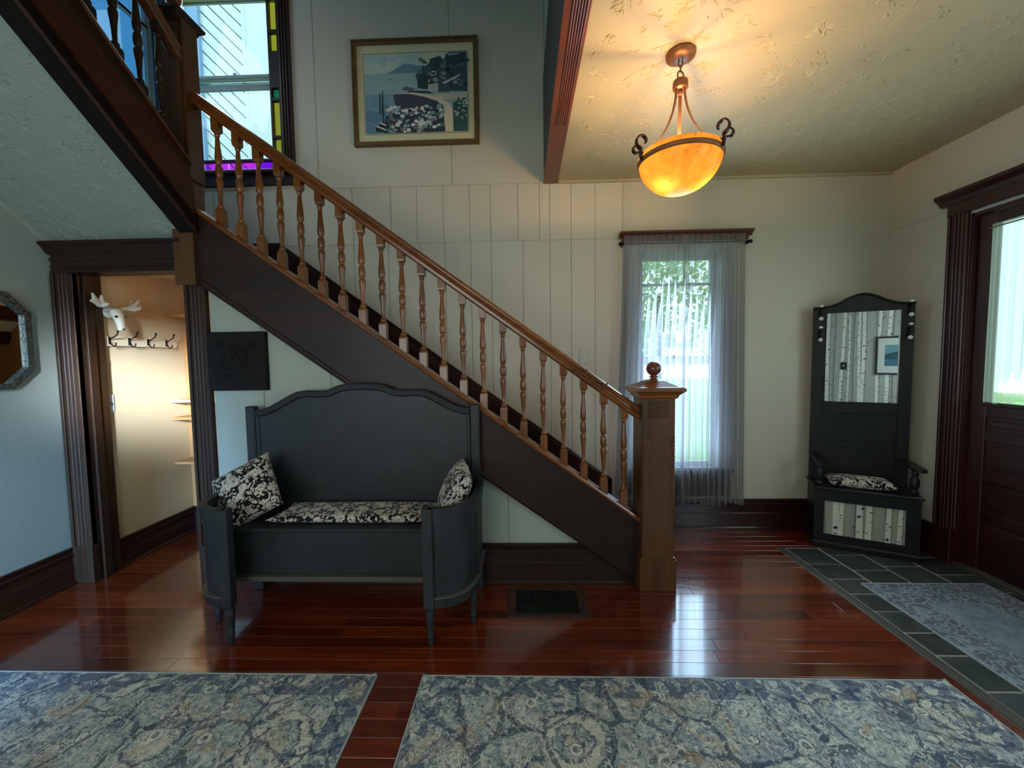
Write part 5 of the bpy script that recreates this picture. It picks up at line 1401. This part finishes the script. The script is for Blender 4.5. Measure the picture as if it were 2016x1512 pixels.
rug_obj('doormat', 2.05, 2.775, 1.25, 2.405, M['mat'], 'grey blue runner mat with scroll border on the slate tiles at the door', 'mat', th=.010, eb=.34)

# ---------------------------------------------------------------- outdoors
lawn = NT('lawn_grass'); g = lawn.noise(lawn.coord(), 14, 4, .7)
lawn.bsdf(lawn.ramp(g, [(.3, lin('#5d8a3c')), (.7, lin('#a3c46c'))]), .8)
tag(MB().box(-25, 25, YB + .3, 40, -.75, -.65).box(3.0, 30, -12, YB + .3, -.75, -.65).box(-25, -3.2, -12, YB + .3, -.75, -.65).build('lawn', lawn.m), kind='structure')
leafm = NT('sunlit_leaves'); g = leafm.noise(leafm.coord(), 6, 4, .7)
leafm.bsdf(leafm.ramp(g, [(.3, lin('#9db594')), (.6, lin('#c3d6b4')), (.8, lin('#dfead2'))]), .7)
def shrub(name, c, r, h, label, seed):
    rn = random.Random(seed); root = empty(name, (c[0], c[1], -.65)); tag(root, label, 'tree')
    MB().lathe([(.12, -.65), (.09, h * .4), (.05, h * .8)], (c[0], c[1], 0), 8).build('trunk', plain('bark', '#4a3b2c', .9), root)
    mb = MB()
    for k in range(1500):
        a = rn.uniform(0, 2 * PI); q = rn.random() ** .5; zz = rn.uniform(-.2, 1); rad = r * q * math.sqrt(max(.05, 1 - (zz * .9) ** 2))
        p = Vector((c[0] + rad * math.cos(a), c[1] + rad * math.sin(a), h * .55 + zz * h * .5)); s = rn.uniform(.05, .13)
        u = Vector((rn.uniform(-1, 1), rn.uniform(-1, 1), rn.uniform(-1, 1))).normalized(); v = u.cross(Vector((rn.uniform(-1, 1), rn.uniform(-1, 1), .3))).normalized()
        mb.add([p - u * s, p + v * s * .5, p + u * s, p - v * s * .5], [(0, 1, 2, 3)])
    mb.build('foliage', leafm.m, root, kind='stuff')
shrub('garden_tree', (3.2, 9.5), 1.5, 3.6, 'leafy green tree outside, seen right of centre through the grey curtain', 1)
shrub('garden_shrub', (7.6, 13.5), 2.0, 3.4, 'green shrub outside, seen at the right edge of the curtained window', 2)
shrub('garden_shrub', (3.6, 14.8), 1.6, 2.8, 'low green shrub outside, seen at the left of the curtained window', 3)
# porch roof gable with diagonal boards seen through the landing window
ng = empty('neighbor_gable', (-3.4, 5.2, 2.0)); tag(ng, 'white house wall of diagonal boards outside the landing window', 'building')
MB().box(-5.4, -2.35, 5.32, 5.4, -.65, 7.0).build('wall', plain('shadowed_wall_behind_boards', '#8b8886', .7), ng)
sid = plain('white_siding_paint', '#cfd6d3', .6)
xa, xb = -4.13, -3.58
k = 0; w = .135
for k in range(-4, 44):
    # 45-degree boards falling to the right, clipped to the field
    c0 = 2.2 + k * w * 1.4142 * .86
    pts = []
    def zl(x, c): return c - (x - xa)
    lo, hi = c0, c0 + w * 1.4142 * .86 - .020
    za, zb = 2.5, 6.5
    q = [(xa, zl(xa, lo)), (xb, zl(xb, lo)), (xb, zl(xb, hi)), (xa, zl(xa, hi))]
    if q[0][1] < za + 1 or q[2][1] > zb: continue
    fixn(MB().prism(q, 'Y', 5.29, 5.32).build('siding_board', sid, ng))
MB().box(xb, xb + .05, 5.27, 5.32, 2, 7).box(xb + .06, xb + 1.1, 5.26, 5.32, 2, 7).build('corner_board', sid, ng)
MB().box(xa - .16, xa, 5.24, 5.32, 2, 7).build('shaded_corner_board', plain('siding_paint_blue_shade', '#7d9cc0', .6), ng)  # white corner board with its blue shade put into the paint colour
MB().box(xa - .9, xa - .16, 5.22, 5.30, 2, 7).build('corner_board', sid, ng)

# ---------------------------------------------------------------- tidy
for o in bpy.data.objects:
    if '_o' in o: del o['_o']
